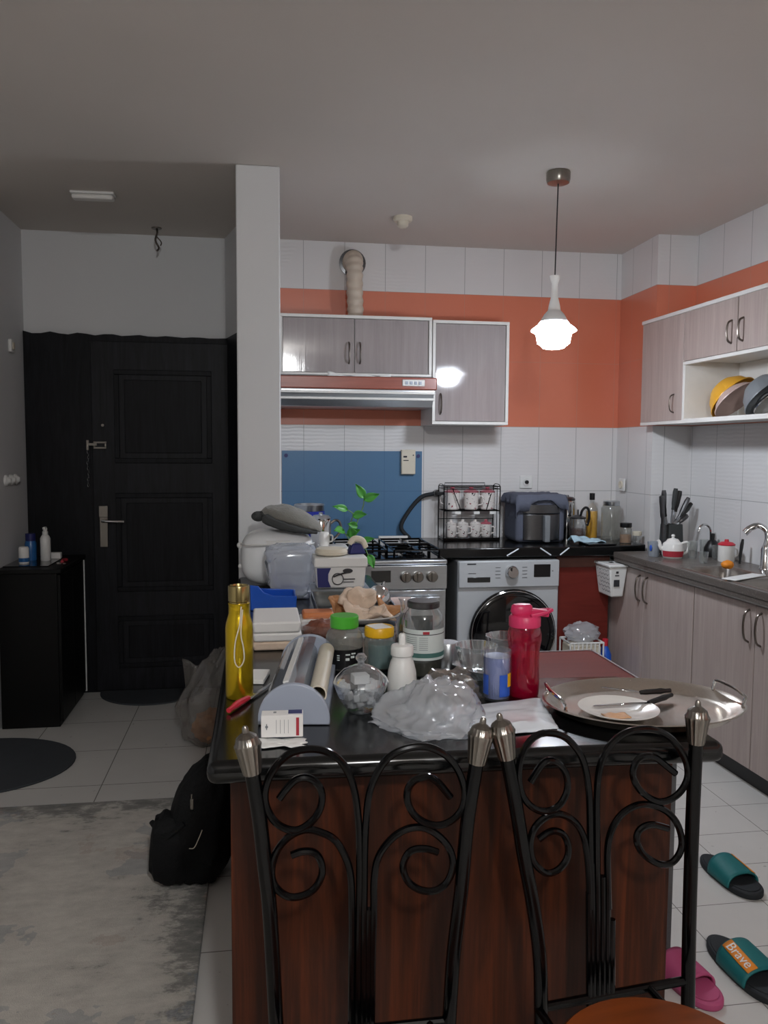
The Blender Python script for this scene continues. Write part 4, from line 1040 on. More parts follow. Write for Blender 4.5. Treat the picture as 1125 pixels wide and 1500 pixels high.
# wrapped clear container
wc = thing('wrapped_container', 'clear lunch container bundled in plastic film, leaning by the white cooker', 'container', (.118, 3.22, Z0))
b = MB()
for k in range(4):
    f0 = .74+.075*k; z = .05*k
    b.frustum((-.098*f0, -.07*f0, .098*f0, .07*f0, z), (-.098*(f0+.07), -.07*(f0+.07), .098*(f0+.07), .07*(f0+.07), z+.048))
b.build('container_body', 'filmthick', wc, bev=.01)
def wrapf(d, p):
    q = Vector((math.copysign(abs(d.x)**.45, d.x)*.108, math.copysign(abs(d.y)**.45, d.y)*.08, math.copysign(abs(d.z)**.5, d.z)*.105))
    q.x *= .86+.16*d.z; q *= 1+.07*noise.noise(d*5)+.035*noise.noise(d*13)
    if d.x < -.3: q.x *= 1+.22*noise.noise(Vector((d.y*4, d.z*6, 3)))
    return q
MB().sph((0, 0, .108), .1, 40, 28, wrapf).build('film_wrap', 'film', wc)
MB().box((-.07, -.05, .004), (.07, .05, .07)).build('contents', 'lavender', wc, bev=.01)
# white cooker with cap on it
rc = thing('rice_cooker', 'white rounded electric cooker at the far end of the peninsula', 'cooker', (.072, 3.54, Z0))
def ckf(d, p):
    q = Vector(p); s_ = .86+.14*(1-abs(d.z)**3); return Vector((q.x*s_, q.y*s_, max(-.12, q.z)))
MB().sph((0, 0, .125), (.168, .150, .135), 40, 24, lambda d, p: Vector((math.copysign(abs(d.x)**.7, d.x)*.158, math.copysign(abs(d.y)**.7, d.y)*.14, math.copysign(abs(d.z)**.62, d.z)*.122))).build('cooker_body', 'cookwhite', rc)
b = MB().tube([(-.155, -.05, .185), (-.12, -.145, .19), (0, -.155, .192), (.12, -.145, .19), (.155, -.05, .185)], .004, 8, sm=6); b.box((-.05, -.150, .188), (.05, -.138, .205)); b.build('lid_seam', 'whitep', rc, bev=.002)
b = MB().sph((-.160, -.02, .175), (.014, .014, .014), 12, 8); b.sph((-.160, -.02, .085), (.009, .01, .01), 12, 8); b.build('side_pivot', 'whitep', rc)
MB().box((.11, -.135, .12), (.135, -.115, .155), None).build('latch', 'porcelain', rc, bev=.006)
# flat cap
cp = thing('flat_cap', 'grey cloth flat cap lying on the white cooker', 'cap', (.115, 3.50, Z0+.247))
def capf(d, p):
    q = Vector((p.x, p.y, p.z*(1.0+.10*noise.noise(d*2.2)) if p.z > 0 else p.z*.42))
    q.z += -.35*q.x*(1 if q.x > 0 else .5); q += Vector((0, 0, .006*noise.noise(d*7)))
    return q
MB().sph((.015, 0, .040), (.132, .105, .060), 40, 22, capf).build('cap_crown', 'cloth_grey', cp)
MB().tube([(-.115, -.02, .07), (-.085, -.075, .045), (-.02, -.10, .02), (.06, -.095, .0), (.12, -.05, -.012)], [.010, .022, .020, .016, .012, .008], 10, sm=5).build('cap_band', 'cloth_dark', cp)
MB().sph((-.125, -.01, .055), (.03, .05, .022), 20, 10).build('cap_peak', 'cloth_dark', cp)
# steel tray, tubs, bread
sty = thing('oven_tray', 'shallow steel tray carrying the bread plate and the white tub', 'tray', (.345, 2.90, Z0))
b = MB(); w_, l_ = .142, .33
b.box((-w_, -l_, 0), (w_, l_, .003)); b.build('tray_base', 'steeld', sty)
b = MB()
for q in (((-w_-.004, -l_-.004, 0), (-w_, l_+.004, .016)), ((w_, -l_-.004, 0), (w_+.005, l_+.004, .016)), ((-w_, -l_-.005, 0), (w_, -l_, .016)), ((-w_, l_, 0), (w_, l_+.005, .016))): b.box(*q)
b.build('tray_rim', 'steel', sty)
ct = thing('clear_tub', 'low clear plastic tub underneath the white and navy tub', 'tub', (.292, 3.03, Z0+.004))
MB().frustum((-.088, -.06, .088, .06, 0), (-.105, -.072, .105, .072, .068)).build('tub_body', 'frost2', ct, bev=.01)
MB().box((-.11, -.077, .062), (.11, .077, .070)).build('tub_rim', 'frost', ct, bev=.003)
tu = thing('ice_cream_tub', 'white food tub with navy print stacked on the clear tub', 'tub', (.292, 3.03, Z0+.0755))
MB().frustum((-.088, -.065, .088, .065, 0), (-.094, -.07, .094, .07, .085)).build('tub_body', 'whitep', tu, bev=.008)
MB().frustum((-.100, -.076, .100, .076, .078), (-.098, -.074, .098, .074, .116)).build('tub_lid', 'whitep', tu, bev=.006)
b = MB(); XF = Matrix(((1, 0, 0, 0), (0, 0, 1, -.0735), (0, 1, 0, 0), (0, 0, 0, 1)))
b.prism([(-.085, .006), (-.037, .006), (-.047, .03), (-.047, .055), (-.037, .077), (-.089, .077)], 0, .008, XF); b.build('navy_print', 'navy', tu)
b = MB(); b.lathe([(.0, 0), (.022, 0), (.022, .0075), (.019, .0075)], Tr((-.012, -.0655, .036)) @ Rot(PI/2, 'X'), 24)
b.lathe([(.017, .006), (.017, .0085), (0, .0085)], Tr((.025, -.0655, .066)) @ Matrix.Diagonal((1.1, 1, .5, 1)) @ Rot(PI/2, 'X'), 24)
b.tube([(-.028, -.075, .045), (-.01, -.075, .052), (.01, -.0755, .058), (.02, -.0755, .06)], .003, 6, sm=3); b.box((.008, -.074, .034), (.052, -.068, .0365)); b.box((.008, -.073, .024), (.048, -.068, .0255)); b.build('tub_lettering', 'ink', tu)
lb = thing('lid_bowl', 'small cream bowl upside down on the white tub lid', 'bowl', (.262, 3.03, Z0+.192))
MB().lathe([(.045, 0), (.06, .005), (.062, .014), (.056, .026), (.02, .03), (0, .03)], None, 30).build('bowl_body', 'cream', lb)
bw = thing('blue_scrubber', 'blue and white cleaning brush on the far corner of the white tub', 'brush', (.36, 3.06, Z0+.192), R(10))
MB().frustum((-.035, -.022, .035, .022, 0), (-.02, -.018, .016, .018, .04)).build('brush_head', 'navy', bw, bev=.006)
MB().tube([(-.025, 0, .036), (-.008, 0, .056), (.022, 0, .05), (.036, 0, .022)], .013, 10, sm=5).build('brush_handle', 'cream', bw)
sl = thing('steel_ladle', 'polished steel ladle bowl standing on the tray beside the white tub', 'ladle', (.442, 3.02, Z0+.005))
MB().lathe([(.047, 0), (.046, .03), (.038, .052), (.02, .068), (0, .072)], None, 28).build('ladle_bowl', 'chrome', sl)
MB().tube([(.02, .03, .055), (.03, .06, .07), (.03, .12, .05)], .005, 8, sm=3).build('ladle_handle', 'chrome', sl)
pb = thing('bread_plate', 'white oval plate heaped with torn flatbread', 'plate', (.335, 2.715, Z0+.005))
MB().lathe([(0, 0), (.08, 0), (.12, .012), (.142, .026), (.143, .03), (.118, .019), (.08, .007), (0, .007)], Matrix.Diagonal((1, .82, 1, 1)), 44).build('plate_body', 'porcelain', pb)
def bread(x, y, z, rx, ry, sd, tx, ty, mt, rz):
    X = Tr((x, y, z)) @ Rot(rz, 'Z') @ Rot(tx, 'X') @ Rot(ty, 'Y')
    def fn(u, v):
        a = 2*PI*u; q = v*(1+.3*noise.noise((math.cos(a)*1.5+sd, math.sin(a)*1.5, sd)))
        return Vector((rx*q*math.cos(a), ry*q*math.sin(a), .014*noise.noise((q*2*math.cos(a)+sd, q*2*math.sin(a), sd*2))+.02*q*q*math.sin(2*a+sd)))
    o = MB().sheet(fn, 22, 5, X).build('flatbread', mt, None, org=(0, 0, 0), solid=.005)
    o.location = WM[pb.name].translation
    return o
bl = ('folded brown bread roll at the left of the bread heap', 'large pale flatbread piece at the front of the bread heap', 'upright torn flatbread piece at the top of the bread heap', 'browner flatbread piece at the right end of the plate', 'flatbread scrap lying at the front rim of the plate', 'flatbread piece in the middle of the bread heap')
for k, a in enumerate(((-.075, .01, .055, .045, .04, 1, R(50), R(30), 'bread2', 0), (.0, -.045, .042, .07, .04, 2, R(25), R(8), 'bread', 0), (.01, .02, .078, .055, .04, 3, R(60), R(-14), 'bread', .3), (.098, .01, .045, .035, .05, 4, R(20), R(-12), 'bread2', 1), (.05, -.07, .03, .055, .03, 5, R(14), R(-5), 'bread', 0), (-.02, .03, .06, .06, .05, 6, R(45), R(10), 'bread', .8))):
    tag(bread(*a), bl[k], 'bread', 'flatbread pieces on the plate')
ot = thing('spread_tub', 'open tub of orange spread left of the bread plate', 'tub', (.187, 2.685, Z0))
MB().frustum((-.055, -.045, .055, .045, 0), (-.062, -.052, .062, .052, .03)).build('tub_body', 'cardwhite', ot, bev=.006)
MB().box((-.052, -.042, .028), (.052, .042, .05)).build('spread', 'orangetub', ot, bev=.008)
cb_ = thing('snack_bowl', 'clear bowl of red-brown snacks in front of the orange tub', 'bowl', (.193, 2.47, Z0))
MB().lathe([(0, 0), (.05, 0), (.072, .03), (.078, .058)], None, 30).build('bowl_glass', 'clear', cb_)
MB().sph((0, 0, .028), (.066, .066, .036), 30, 16, crump(0, 0, 4, .18, 5, flat=.024)).build('snacks', 'chips', cb_)
# behind: tin, pot, box, plant
tn = thing('blue_tin', 'large steel tin with blue label against the blue panel', 'tin', (.275, 4.62, .9005))
MB().lathe([(0, 0), (.084, 0), (.086, .004), (.086, .268), (.088, .272), (.084, .278), (.078, .268), (0, .268)], None, 36).build('tin_body', 'steel', tn)
MB().lathe([(.0868, .03), (.0868, .24)], None, 36).build('tin_label', 'royalblue', tn)
MB().lathe([(.0872, .205), (.0872, .215)], None, 36).build('label_band', 'blueclear', tn)
pt = thing('steel_pot', 'polished steel sugar pot with a spoon, right of the blue tin', 'pot', (.318, 4.32, .9005))
MB().lathe([(0, 0), (.04, 0), (.05, .03), (.056, .07), (.056, .205), (.052, .215), (.054, .222), (0, .222)], None, 28).build('pot_body', 'chrome', pt)
MB().lathe([(.054, .222), (.04, .238), (.012, .242), (.012, .252), (0, .255)], None, 24).build('pot_lid', 'steel', pt)
MB().tube([(.05, 0, .19), (.075, 0, .21), (.10, 0, .20), (.105, 0, .15), (.06, 0, .10)], .007, 8, sm=4).build('pot_handle', 'nickel', pt)
bx2 = thing('brown_box', 'low red-brown box with white lid beside the potted plant', 'box', (.355, 4.03, .9005))
MB().box((-.065, -.09, 0), (.07, .09, .088)).build('box_body', 'brownbox', bx2, bev=.002)
MB().box((-.07, -.094, .088), (.075, .094, .105)).build('box_lid', 'white_lam', bx2, bev=.003)
wj = thing('white_creamer', 'small white creamer jar on the brown box lid', 'jar', (.315, 4.05, 1.0062))
MB().lathe([(0, 0), (.024, 0), (.028, .02), (.028, .055), (.022, .07), (0, .07)], None, 20).build('jar_body', 'porcelain', wj)
MB().tube([(.026, 0, .055), (.042, 0, .05), (.04, 0, .025), (.028, 0, .02)], .004, 7, sm=3).build('jar_handle', 'porcelain', wj)
ph = thing('potted_plant', 'green trailing pothos sprig in a small glass vase by the stove', 'plant', (.462, 4.06, .9008))
MB().lathe([(0, 0), (.03, 0), (.034, .01), (.03, .08), (.022, .105), (.026, .12)], None, 22).build('vase', 'clear', ph)
MB().lathe([(0, .003), (.03, .003), (.028, .07), (0, .07)], None, 22).build('water', 'frost', ph)
stems = [[(0, 0, .03), (.0, 0, .14), (.02, .0, .22), (.05, 0, .30), (.055, 0, .345)], [(0, 0, .03), (-.01, 0, .14), (-.02, 0, .2), (.0, 0, .26), (-.03, 0, .285)], [(0, 0, .03), (.02, -.02, .13), (.05, -.03, .11), (.075, -.035, .05)], [(0, 0, .05), (-.02, -.01, .13), (-.045, -.01, .17), (-.055, -.01, .18)]]
b = MB()
for q in stems: b.tube(q, .0028, 6, sm=5)
b.build('stems', 'stem', ph)
def leaf(p, d, up, L, W):
    p, d, up = Vector(p), Vector(d).normalized(), Vector(up); s_ = d.cross(up).normalized(); n_ = s_.cross(d)
    def fn(u, v):
        w = W*math.sin(PI*min(1, u**.72))*(1-u*.18); x = (v-.5)*2
        return p+d*(L*u)+s_*(w*x)+n_*(.25*W*abs(x)-.35*L*u*u*.5)
    return MB().sheet(fn, 12, 6).build('leaf', 'leaf', ph, solid=.001)
for a in (((.055, 0, .345), (-.45, -.2, .75), (0, -1, .3), .085, .026), ((.055, 0, .335), (.8, -.3, .35), (0, -1, .3), .085, .026), ((-.03, 0, .285), (-.75, -.4, .25), (0, -1, .5), .085, .022), ((.0, 0, .255), (.6, -.4, .12), (0, -1, .5), .075, .026), ((-.05, -.01, .18), (-.5, -.5, .1), (0, -.8, .6), .07, .028), ((-.03, -.01, .16), (.6, -.4, .3), (0, -1, .3), .075, .026), ((.0, -.02, .15), (-.2, -.5, .5), (0, -1, .3), .07, .026), ((.075, -.035, .06), (.3, -.3, -.8), (0, -1, .1), .075, .024), ((.04, -.03, .125), (.7, -.4, .3), (0, -.8, .7), .07, .022), ((.02, 0, .2), (-.55, -.35, .2), (0, -1, .4), .06, .022)):
    leaf(*a)

# jars at the back of the island
gj = thing('green_lid_jar', 'clear jar of dried herbs with bright green lid', 'jar', (.222, 2.155, Z0))
MB().lathe([(0, 0), (.045, 0), (.049, .004), (.050, .085), (.046, .098), (.034, .110), (.033, .118)], None, 30).build('jar_glass', 'frost2', gj)
MB().lathe([(0, .003), (.0465, .003), (.0475, .045), (.02, .055), (0, .05)], None, 28).build('herbs', 'herb', gj)
MB().lathe([(.036, .110), (.0385, .112), (.0385, .140), (.036, .143), (0, .143)], None, 36).build('jar_lid', 'green', gj)
arc_bandG = None
yj = thing('yellow_lid_jar', 'clear jar of teal powder with yellow lid and paper label on top', 'jar', (.316, 2.145, Z0))
MB().lathe([(0, 0), (.038, 0), (.041, .004), (.041, .075), (.036, .088)], None, 28).build('jar_glass', 'frost2', yj)
MB().lathe([(0, .003), (.036, .003), (.036, .066), (0, .066)], Tr((.006, 0, 0)), 26).build('powder', 'tealpowder', yj)
MB().lathe([(.039, .086), (.0405, .088), (.0405, .108), (.038, .112), (0, .112)], None, 32).build('jar_lid', 'yellow', yj)
MB().box((-.028, -.03, .1118), (.022, .026, .113), Rot(R(20), 'Z')).build('lid_label', 'cardwhite', yj)
bj = thing('large_glass_jar', 'large clear glass jar with dark lid and pale product label', 'jar', (.423, 2.075, Z0))
MB().lathe([(0, 0), (.050, 0), (.054, .006), (.054, .142), (.050, .160), (.040, .172), (.039, .178)], None, 40).build('jar_glass', 'clear', bj)
MB().lathe([(.041, .176), (.043, .178), (.043, .190), (.040, .194), (.02, .1945), (0, .193)], None, 36).build('jar_lid', 'steeld', bj)
MB().lathe([(0, .003), (.049, .003), (.050, .038), (0, .042)], None, 30).build('jar_fill', 'herb', bj)
def arc_band(r, z0, z1, a0, a1, n=24):
    b = MB(); P_ = [(r*math.cos(a0+(a1-a0)*k/n), r*math.sin(a0+(a1-a0)*k/n)) for k in range(n+1)]
    for (x0, y0), (x1, y1) in zip(P_, P_[1:]): b.face([b.v(p) for p in ((x0, y0, z0), (x1, y1, z0), (x1, y1, z1), (x0, y0, z1))])
    return b
arc_band(.0547, .045, .125, R(-175), R(-15)).build('jar_label', 'label', bj)
arc_band(.0551, .052, .064, R(-175), R(-15)).build('label_band', 'teal_lab', bj)
b = arc_band(.0551, .1115, .1135, R(-175), R(-15))
for k in range(5): b.mi = 0; P_ = arc_band
b.build('label_rule', 'ink', bj)
arc_band(.0553, .114, .121, R(-102), R(-84), 6).build('label_mark', 'inkred', bj)
b = MB()
for k in range(7):
    for (a0, a1) in ((-150, -118), (-112, -88)):
        n = 6; z = .104-.0052*k
        P_ = [(.0552*math.cos(R(a0+(a1-a0)*i/n)), .0552*math.sin(R(a0+(a1-a0)*i/n))) for i in range(n+1)]
        for (x0, y0), (x1, y1) in zip(P_, P_[1:]): b.face([b.v(p) for p in ((x0, y0, z), (x1, y1, z), (x1, y1, z+.0012), (x0, y0, z+.0012))])
b.build('label_lines', 'greybowl', bj)
arc_band(.0505, .006, .058, R(-170), R(-10)).build('jar_label', 'blackp', gj)
b = MB()
for (a0, a1, z, h) in ((-118, -110, .030, .003), (-118, -110, .036, .003), (-118, -110, .042, .003), (-92, -80, .030, .007), (-76, -64, .036, .006), (-92, -78, .044, .004), (-74, -60, .046, .004)):
    P_ = [(.0508*math.cos(R(a0+(a1-a0)*i/3)), .0508*math.sin(R(a0+(a1-a0)*i/3))) for i in range(4)]
    for (x0, y0), (x1, y1) in zip(P_, P_[1:]): b.face([b.v(p) for p in ((x0, y0, z), (x1, y1, z), (x1, y1, z+h), (x0, y0, z+h))])
b.build('label_print', 'label', gj)
cr = thing('glass_carafe', 'slim dark glass carafe behind the left side of the large jar', 'carafe', (.400, 2.225, Z0))
MB().lathe([(0, 0), (.026, 0), (.028, .005), (.026, .10), (.013, .13), (.013, .16), (.019, .172)], None, 22).build('carafe_glass', 'cutglass', cr)
MB().lathe([(0, .003), (.024, .003), (.022, .10), (.011, .128), (0, .13)], None, 20).build('dark_fill', 'darkrub', cr)
sqb = thing('squeeze_bottle', 'white squeeze bottle with pointed nozzle beside the sugar bowl', 'bottle', (.337, 1.905, Z0))
MB().lathe([(0, 0), (.034, 0), (.036, .004), (.036, .03), (.034, .055), (.028, .078), (.0245, .085), (.0245, .094)], None, 30).build('bottle_body', 'whitep', sqb)
MB().lathe([(.0255, .092), (.0275, .094), (.0275, .114), (.025, .118), (.009, .12), (.0085, .142), (.006, .146), (0, .147)], None, 26).build('bottle_cap', 'whitep', sqb)
sg = thing('sugar_bowl', 'cut-glass sugar bowl with knobbed lid full of sugar cubes', 'bowl', (.222, 1.785, Z0))
MB().lathe([(0, 0), (.030, 0), (.034, .006), (.050, .032), (.0605, .062), (.0625, .066)], None, 40, .02, 10).build('bowl_glass', 'cutglass', sg)
MB().lathe([(.063, .066), (.058, .076), (.040, .094), (.018, .104), (.008, .107), (.007, .112), (.012, .118), (.013, .124), (.008, .13), (0, .131)], None, 36).build('bowl_lid', 'cutglass', sg)
b = MB()
for k in range(46):
    a = rnd.uniform(0, 2*PI); z = rnd.uniform(.012, .062); rr = rnd.uniform(.0, .022+z*.42)
    b.box((-.008, -.008, -.008), (.008, .008, .008), Tr((rr*math.cos(a), rr*math.sin(a), z)) @ Rot(rnd.uniform(0, 3), 'Z') @ Rot(rnd.uniform(-.5, .5), 'X'))
b.box((-.02, -.014, .064), (.016, .016, .084), Rot(.2, 'Z')); o = b.build('sugar_cubes', 'sugar', sg, bev=.001); o['kind'] = 'stuff'
# clear plastic bag
def ridge(v): return 1-abs(noise.noise(v))*2
def bagfn(d, p):
    n_ = noise.noise(d*1.9+Vector((3, 1, 0)))*.22+.10*ridge(d*3.1+Vector((5, 2, 1)))+.05*ridge(d*6.5)+(.035*ridge(d*13) if d.x > .1 or d.z > .5 else .012*ridge(d*11))
    q = p*(.86+n_)
    if d.z > 0: q.z *= (1.0-.62*max(0, -d.y))*(1+.25*d.x)+.35*max(0, d.y)*d.z
    if d.x < -.2 and d.y < .3: q.x *= 1+.22*max(0, -d.x-.2)*(1-max(0, d.z)); q.z *= 1-.5*max(0, -d.x-.2)
    q.z = max(q.z, 0); return q
o = MB().sph((0, 0, 0), (.118, .122, .082), 90, 56, bagfn).build('plastic_bag', 'film', org=(0, 0, 0), ang=80); o.location = (.362, 1.70, Z0)
tag(o, 'crumpled clear plastic bag in the middle of the island front', 'bag')
o = MB().sph((0, 0, 0), (.075, .062, .034), 60, 36, lambda d, p: (lambda q: Vector((q.x, q.y, max(q.z, 0))))(p*(1+.3*noise.noise(d*2.5)+.10*ridge(d*5)))).build('bag_bundle', 'film', org=(0, 0, 0), ang=80); o.location = (.385, 1.675, Z0)
tag(o, 'bundled plastic film visible inside the crumpled clear bag', 'film')
def bagfn2(d, p):
    q = p*(1+noise.noise(d*3+Vector((9, 0, 2)))*.35+abs(noise.noise(d*8))*.15); q.z = max(q.z, 0); return q
o = MB().sph((0, 0, 0), (.075, .06, .062), 40, 26, bagfn2).build('food_bag', 'filmdim', org=(0, 0, 0)); o.location = (.435, 1.85, Z0)
tag(o, 'small knotted plastic bag with pale food behind the clear bag', 'bag')
o = MB().sph((0, 0, .018), (.042, .036, .022), 24, 14, crump(0, 0, 8, .2, 3, flat=.017)).build('bread_roll', 'peach', org=(0, 0, 0)); o.location = (.445, 1.85, Z0)
tag(o, 'pale bread roll inside the small knotted bag', 'bread')
# folded white packet
pk = [at(648, 1042), at(792, 1026), at(818, 1070), at(690, 1084)]
def pkf(u, v):
    a = pk[0].lerp(pk[1], u); c = pk[3].lerp(pk[2], u); q = a.lerp(c, v)
    z = Z0+.003+.011*min(1, 6*min(u, 1-u, v, 1-v))+.004*noise.noise((u*2, v*9, 2))+.0025*noise.noise((u*5, v*16, 4))
    return Vector((q.x, q.y, z))
o = MB().sheet(pkf, 40, 26).build('folded_packet', 'milky', org=(.52, 1.68, Z0), solid=.002); tag(o, 'flat folded white plastic packet at the front edge of the island', 'packet')
# tumbler
tm = thing('print_tumbler', 'lavender-blue printed glass tumbler left of the pink bottle', 'tumbler', (.553, 1.832, Z0))
MB().lathe([(0, 0), (.030, 0), (.0315, .004), (.033, .090), (.034, .118), (.0328, .118), (.031, .09), (.0295, .005), (0, .005)], None, 34).build('tumbler_glass', 'clear', tm)
MB().lathe([(0, .0055), (.0294, .0055), (.0312, .082), (.0318, .103), (0, .098)], None, 30).build('tumbler_fill', 'lavender', tm)
b = arc_band(.0332, .015, .062, R(-178), R(-142), 8); b2 = arc_band(.0334, .012, .064, R(-95), R(-40), 10)
b.build('blue_print', 'royal', tm); b2.build('blue_print', 'royal', tm)
arc_band(.0338, .034, .066, R(-58), R(-32), 6).build('yellow_print', 'yellow', tm)
# pink bottle
pb_ = thing('pink_bottle', 'tall translucent pink sports bottle with flip cap and strap', 'bottle', (.625, 1.848, Z0))
MB().lathe([(0, 0), (.033, 0), (.036, .004), (.037, .03), (.036, .06), (.0355, .09), (.037, .115), (.0405, .135), (.0405, .15), (.037, .165), (.034, .172)], None, 40).build('bottle_body', 'pinkgl', pb_)
MB().lathe([(0, .004), (.034, .004), (.0345, .06), (.034, .088), (.033, .10), (0, .10)], None, 32).build('drink', 'pinkgl', pb_)
MB().lathe([(.035, .168), (.038, .17), (.038, .190), (.034, .196), (.020, .199), (0, .20)], None, 36).build('cap_collar', 'pinkcap', pb_)
b = MB().lathe([(.020, .197), (.024, .205), (.022, .218), (.018, .222), (0, .224)], Tr((-.008, 0, 0)) @ Matrix.Diagonal((1.15, .8, 1, 1)), 26); b.box((-.018, -.011, .196), (.03, .011, .212), Rot(R(8), 'Y')); b.build('flip_spout', 'pinkcap', pb_, bev=.003)
MB().tube([(.005, -.03, .198), (.035, -.022, .201), (.062, -.008, .206), (.066, .004, .206), (.05, .016, .203), (.01, .026, .199)], .0045, 8, sm=5).build('carry_strap', 'pinkcap', pb_)
# cut-glass dishes
gd = thing('glass_dish', 'wide round cut-glass dish behind the pink bottle', 'dish', (.60, 2.012, Z0))
MB().lathe([(0, 0), (.06, 0), (.085, .012), (.108, .034), (.110, .036), (.106, .037), (.084, .017), (.058, .006), (0, .006)], None, 48, .018, 16).build('dish_glass', 'cutglass', gd)
def fbowl(x, y, z, r, h, label):
    o = MB().lathe([(0, 0), (r*.5, 0), (r*.62, .01), (r*.85, h*.55), (r, h), (r*.965, h), (r*.80, h*.55), (r*.56, .014), (0, .008)], None, 48, .03, 12).build('fluted_bowl', 'cutglass', org=(0, 0, 0))
    o.location = (x, y, z); tag(o, label, 'bowl', 'fluted glass bowls in the wide dish')
fbowl(.545, 1.985, Z0+.0075, .054, .085, 'fluted cut-glass bowl left of the lavender tumbler, standing in the wide dish')
fbowl(.640, 2.035, Z0+.0075, .056, .095, 'fluted cut-glass bowl half hidden behind the pink bottle')
o = MB().lathe([(0, 0), (.03, 0), (.031, .003), (.031, .075), (.029, .078), (0, .078)], None, 26).build('steel_tin', 'steel', org=(0, 0, 0)); o.location = (.492, 2.085, Z0)
tag(o, 'plain steel tin right of the large glass jar', 'tin')
# serving tray, plate, cutlery
tr = thing('serving_tray', 'oval steel serving tray with two handles overhanging the island corner', 'tray', (.858, 1.70, Z0), R(-4))
EL = Matrix.Diagonal((1.19, .94, 1, 1))
MB().lathe([(0, .0), (.155, 0), (.168, .004), (.178, .018), (.190, .022), (.1915, .024), (.188, .0255), (.176, .0215), (.165, .008), (.154, .003), (0, .003)], EL, 64).build('tray_body', 'traysteel', tr)
for s_ in (-1, 1):
    MB().tube([(s_*.200, -.068, .024), (s_*.204, -.069, .040), (s_*.208, -.062, .047), (s_*.214, 0, .049), (s_*.208, .062, .047), (s_*.204, .069, .040), (s_*.200, .068, .024)], .004, 10, sm=4).build('tray_handle', 'chrome', tr)
plt = thing('dinner_plate', 'white dinner plate with food remains on the steel tray', 'plate', (.788, 1.675, Z0+.0042))
MB().lathe([(0, 0), (.05, 0), (.07, .008), (.088, .013), (.0885, .0145), (.07, .0105), (.05, .003), (0, .003)], None, 44).build('plate_body', 'porcelain', plt)
MB().sheet(lambda u, v: Vector((-.045+.055*u, -.045+.035*v, .0045+.003*noise.noise((u*4, v*4, 1)))), 10, 8).build('food_remains', 'peach', plt, solid=.002)
def cutlery(name, label, a, c, e, zz, bl):
    o = thing(name, label, 'knife', (c[0], c[1], zz)); oi = WM[o.name].inverted()
    A, C, E_ = (Vector((*q, zz2)) for q, zz2 in ((a, zz+bl), (c, zz+bl), (e, zz+bl*.6)))
    MB().tube([oi @ A, oi @ A.lerp(C, .5), oi @ C], [.005, .0075, .0065, .0065, .005], 8, sm=3).build('handle', 'blackp', o)
    d_ = (E_-C); nn = Vector((-d_.y, d_.x, 0)).normalized()*.008
    b = MB(); b.face([b.v(oi @ q) for q in (C-nn*.5, C-nn+d_*.25, C-nn*.8+d_*.92, E_, C+nn*.8+d_*.9, C+nn*.6)])
    b.build('blade', 'chrome', o, solid=.0012)
def p2(px, py, z): q = at(px, py, z); return (q.x, q.y)
cutlery('table_knife', 'black-handled knife lying across the dinner plate, handle highest', p2(982, 1012, .925), p2(938, 1015, .925), p2(880, 1008, .92), .918, .008)
cutlery('butter_knife', 'second black-handled knife crossing under the first on the dinner plate', p2(984, 1016, .922), p2(950, 1029, .92), p2(868, 1034, .918), .915, .004)

# ------------------------------------------------------------------ chairs
def chair(label, P0, ux, seat_r, posts, scrolls, slats, seatc, group):
    """P0: a point of the back plane; ux: unit direction of the back. posts etc. are outlines measured in the plane"""
    ux = Vector(ux).normalized(); nrm = Vector((-ux.y, ux.x, 0))
    P0 = Vector(P0)
    o = thing('wrought_iron_chair', label, 'chair', (seatc[0], seatc[1], 0), math.atan2(ux.y, ux.x), group)
    inv = WM[o.name].inverted()
    pl = lambda q: inv @ atP(q[0], q[1], P0, nrm)
    ends = []
    for pst in posts:
        pts = [pl(q) for q in pst]
        low = pts[-1]; dz = (pts[-1]-pts[-2]); dz = dz/abs(dz.z)
        foot = low+dz*(low.z-.25) if low.z > .3 else low
        foot = Vector((foot.x, foot.y+.0, .25)); foot2 = Vector((foot.x, foot.y+.04, 0))
        MB().tube(pts+[foot, foot2], .0137, 14, sm=5).build('back_leg', 'iron', o)
        tp_ = pts[0]; d = (pts[0]-pts[1]).normalized()
        q = Vector((0, 0, 1)).rotation_difference(d).to_matrix().to_4x4()
        MB().lathe([(0, -.005), (.0155, -.005), (.0165, 0), (.0225, .042), (.0235, .045), (.0235, .049), (.021, .052), (.018, .062), (.010, .068), (.006, .070), (.0055, .078), (.003, .082), (0, .082)], Tr(tp_) @ q, 64, .03, 16).build('finial', 'pewter', o)
        ends.append(foot2)
    for sc_ in scrolls:
        MB().tube([pl(q) for q in sc_], .0068, 10, sm=4).build('back_scroll', 'iron', o)
    for sl_ in slats:
        MB().tube([pl(q)+Vector((0, 0, 0)) for q in sl_], .0066, 10, sm=2).build('back_rod', 'iron', o)
    c = inv @ Vector((seatc[0], seatc[1], 0))
    MB().lathe([(0, .43), (seat_r*.9, .43), (seat_r, .438), (seat_r, .452), (seat_r*.95, .462), (seat_r*.5, .466), (0, .466)], None, 48).build('seat', 'seatleather', o)
    MB().tube([(seat_r*.93*math.cos(a), seat_r*.93*math.sin(a), .421) for a in [2*PI*k/36 for k in range(36)]], .009, 10, True).build('seat_ring', 'iron', o)
    for s_ in (-1, 1):
        MB().tube([(s_*.12, -.12, .42), (s_*.15, -.15, .25), (s_*.165, -.17, 0)], .0125, 12, sm=5).build('front_leg', 'iron', o)
    y_ = (inv @ P0).y
    xl = sorted(e.x for e in ends)
    MB().tube([(xl[0], y_, .425), (xl[1], y_, .425)], .009, 10).build('seat_rail', 'iron', o)
    for s_ in (-1, 1): MB().tube([(s_*.12, y_, .425), (s_*.12, -.10, .425)], .008, 8).build('seat_support', 'iron', o)
    return o
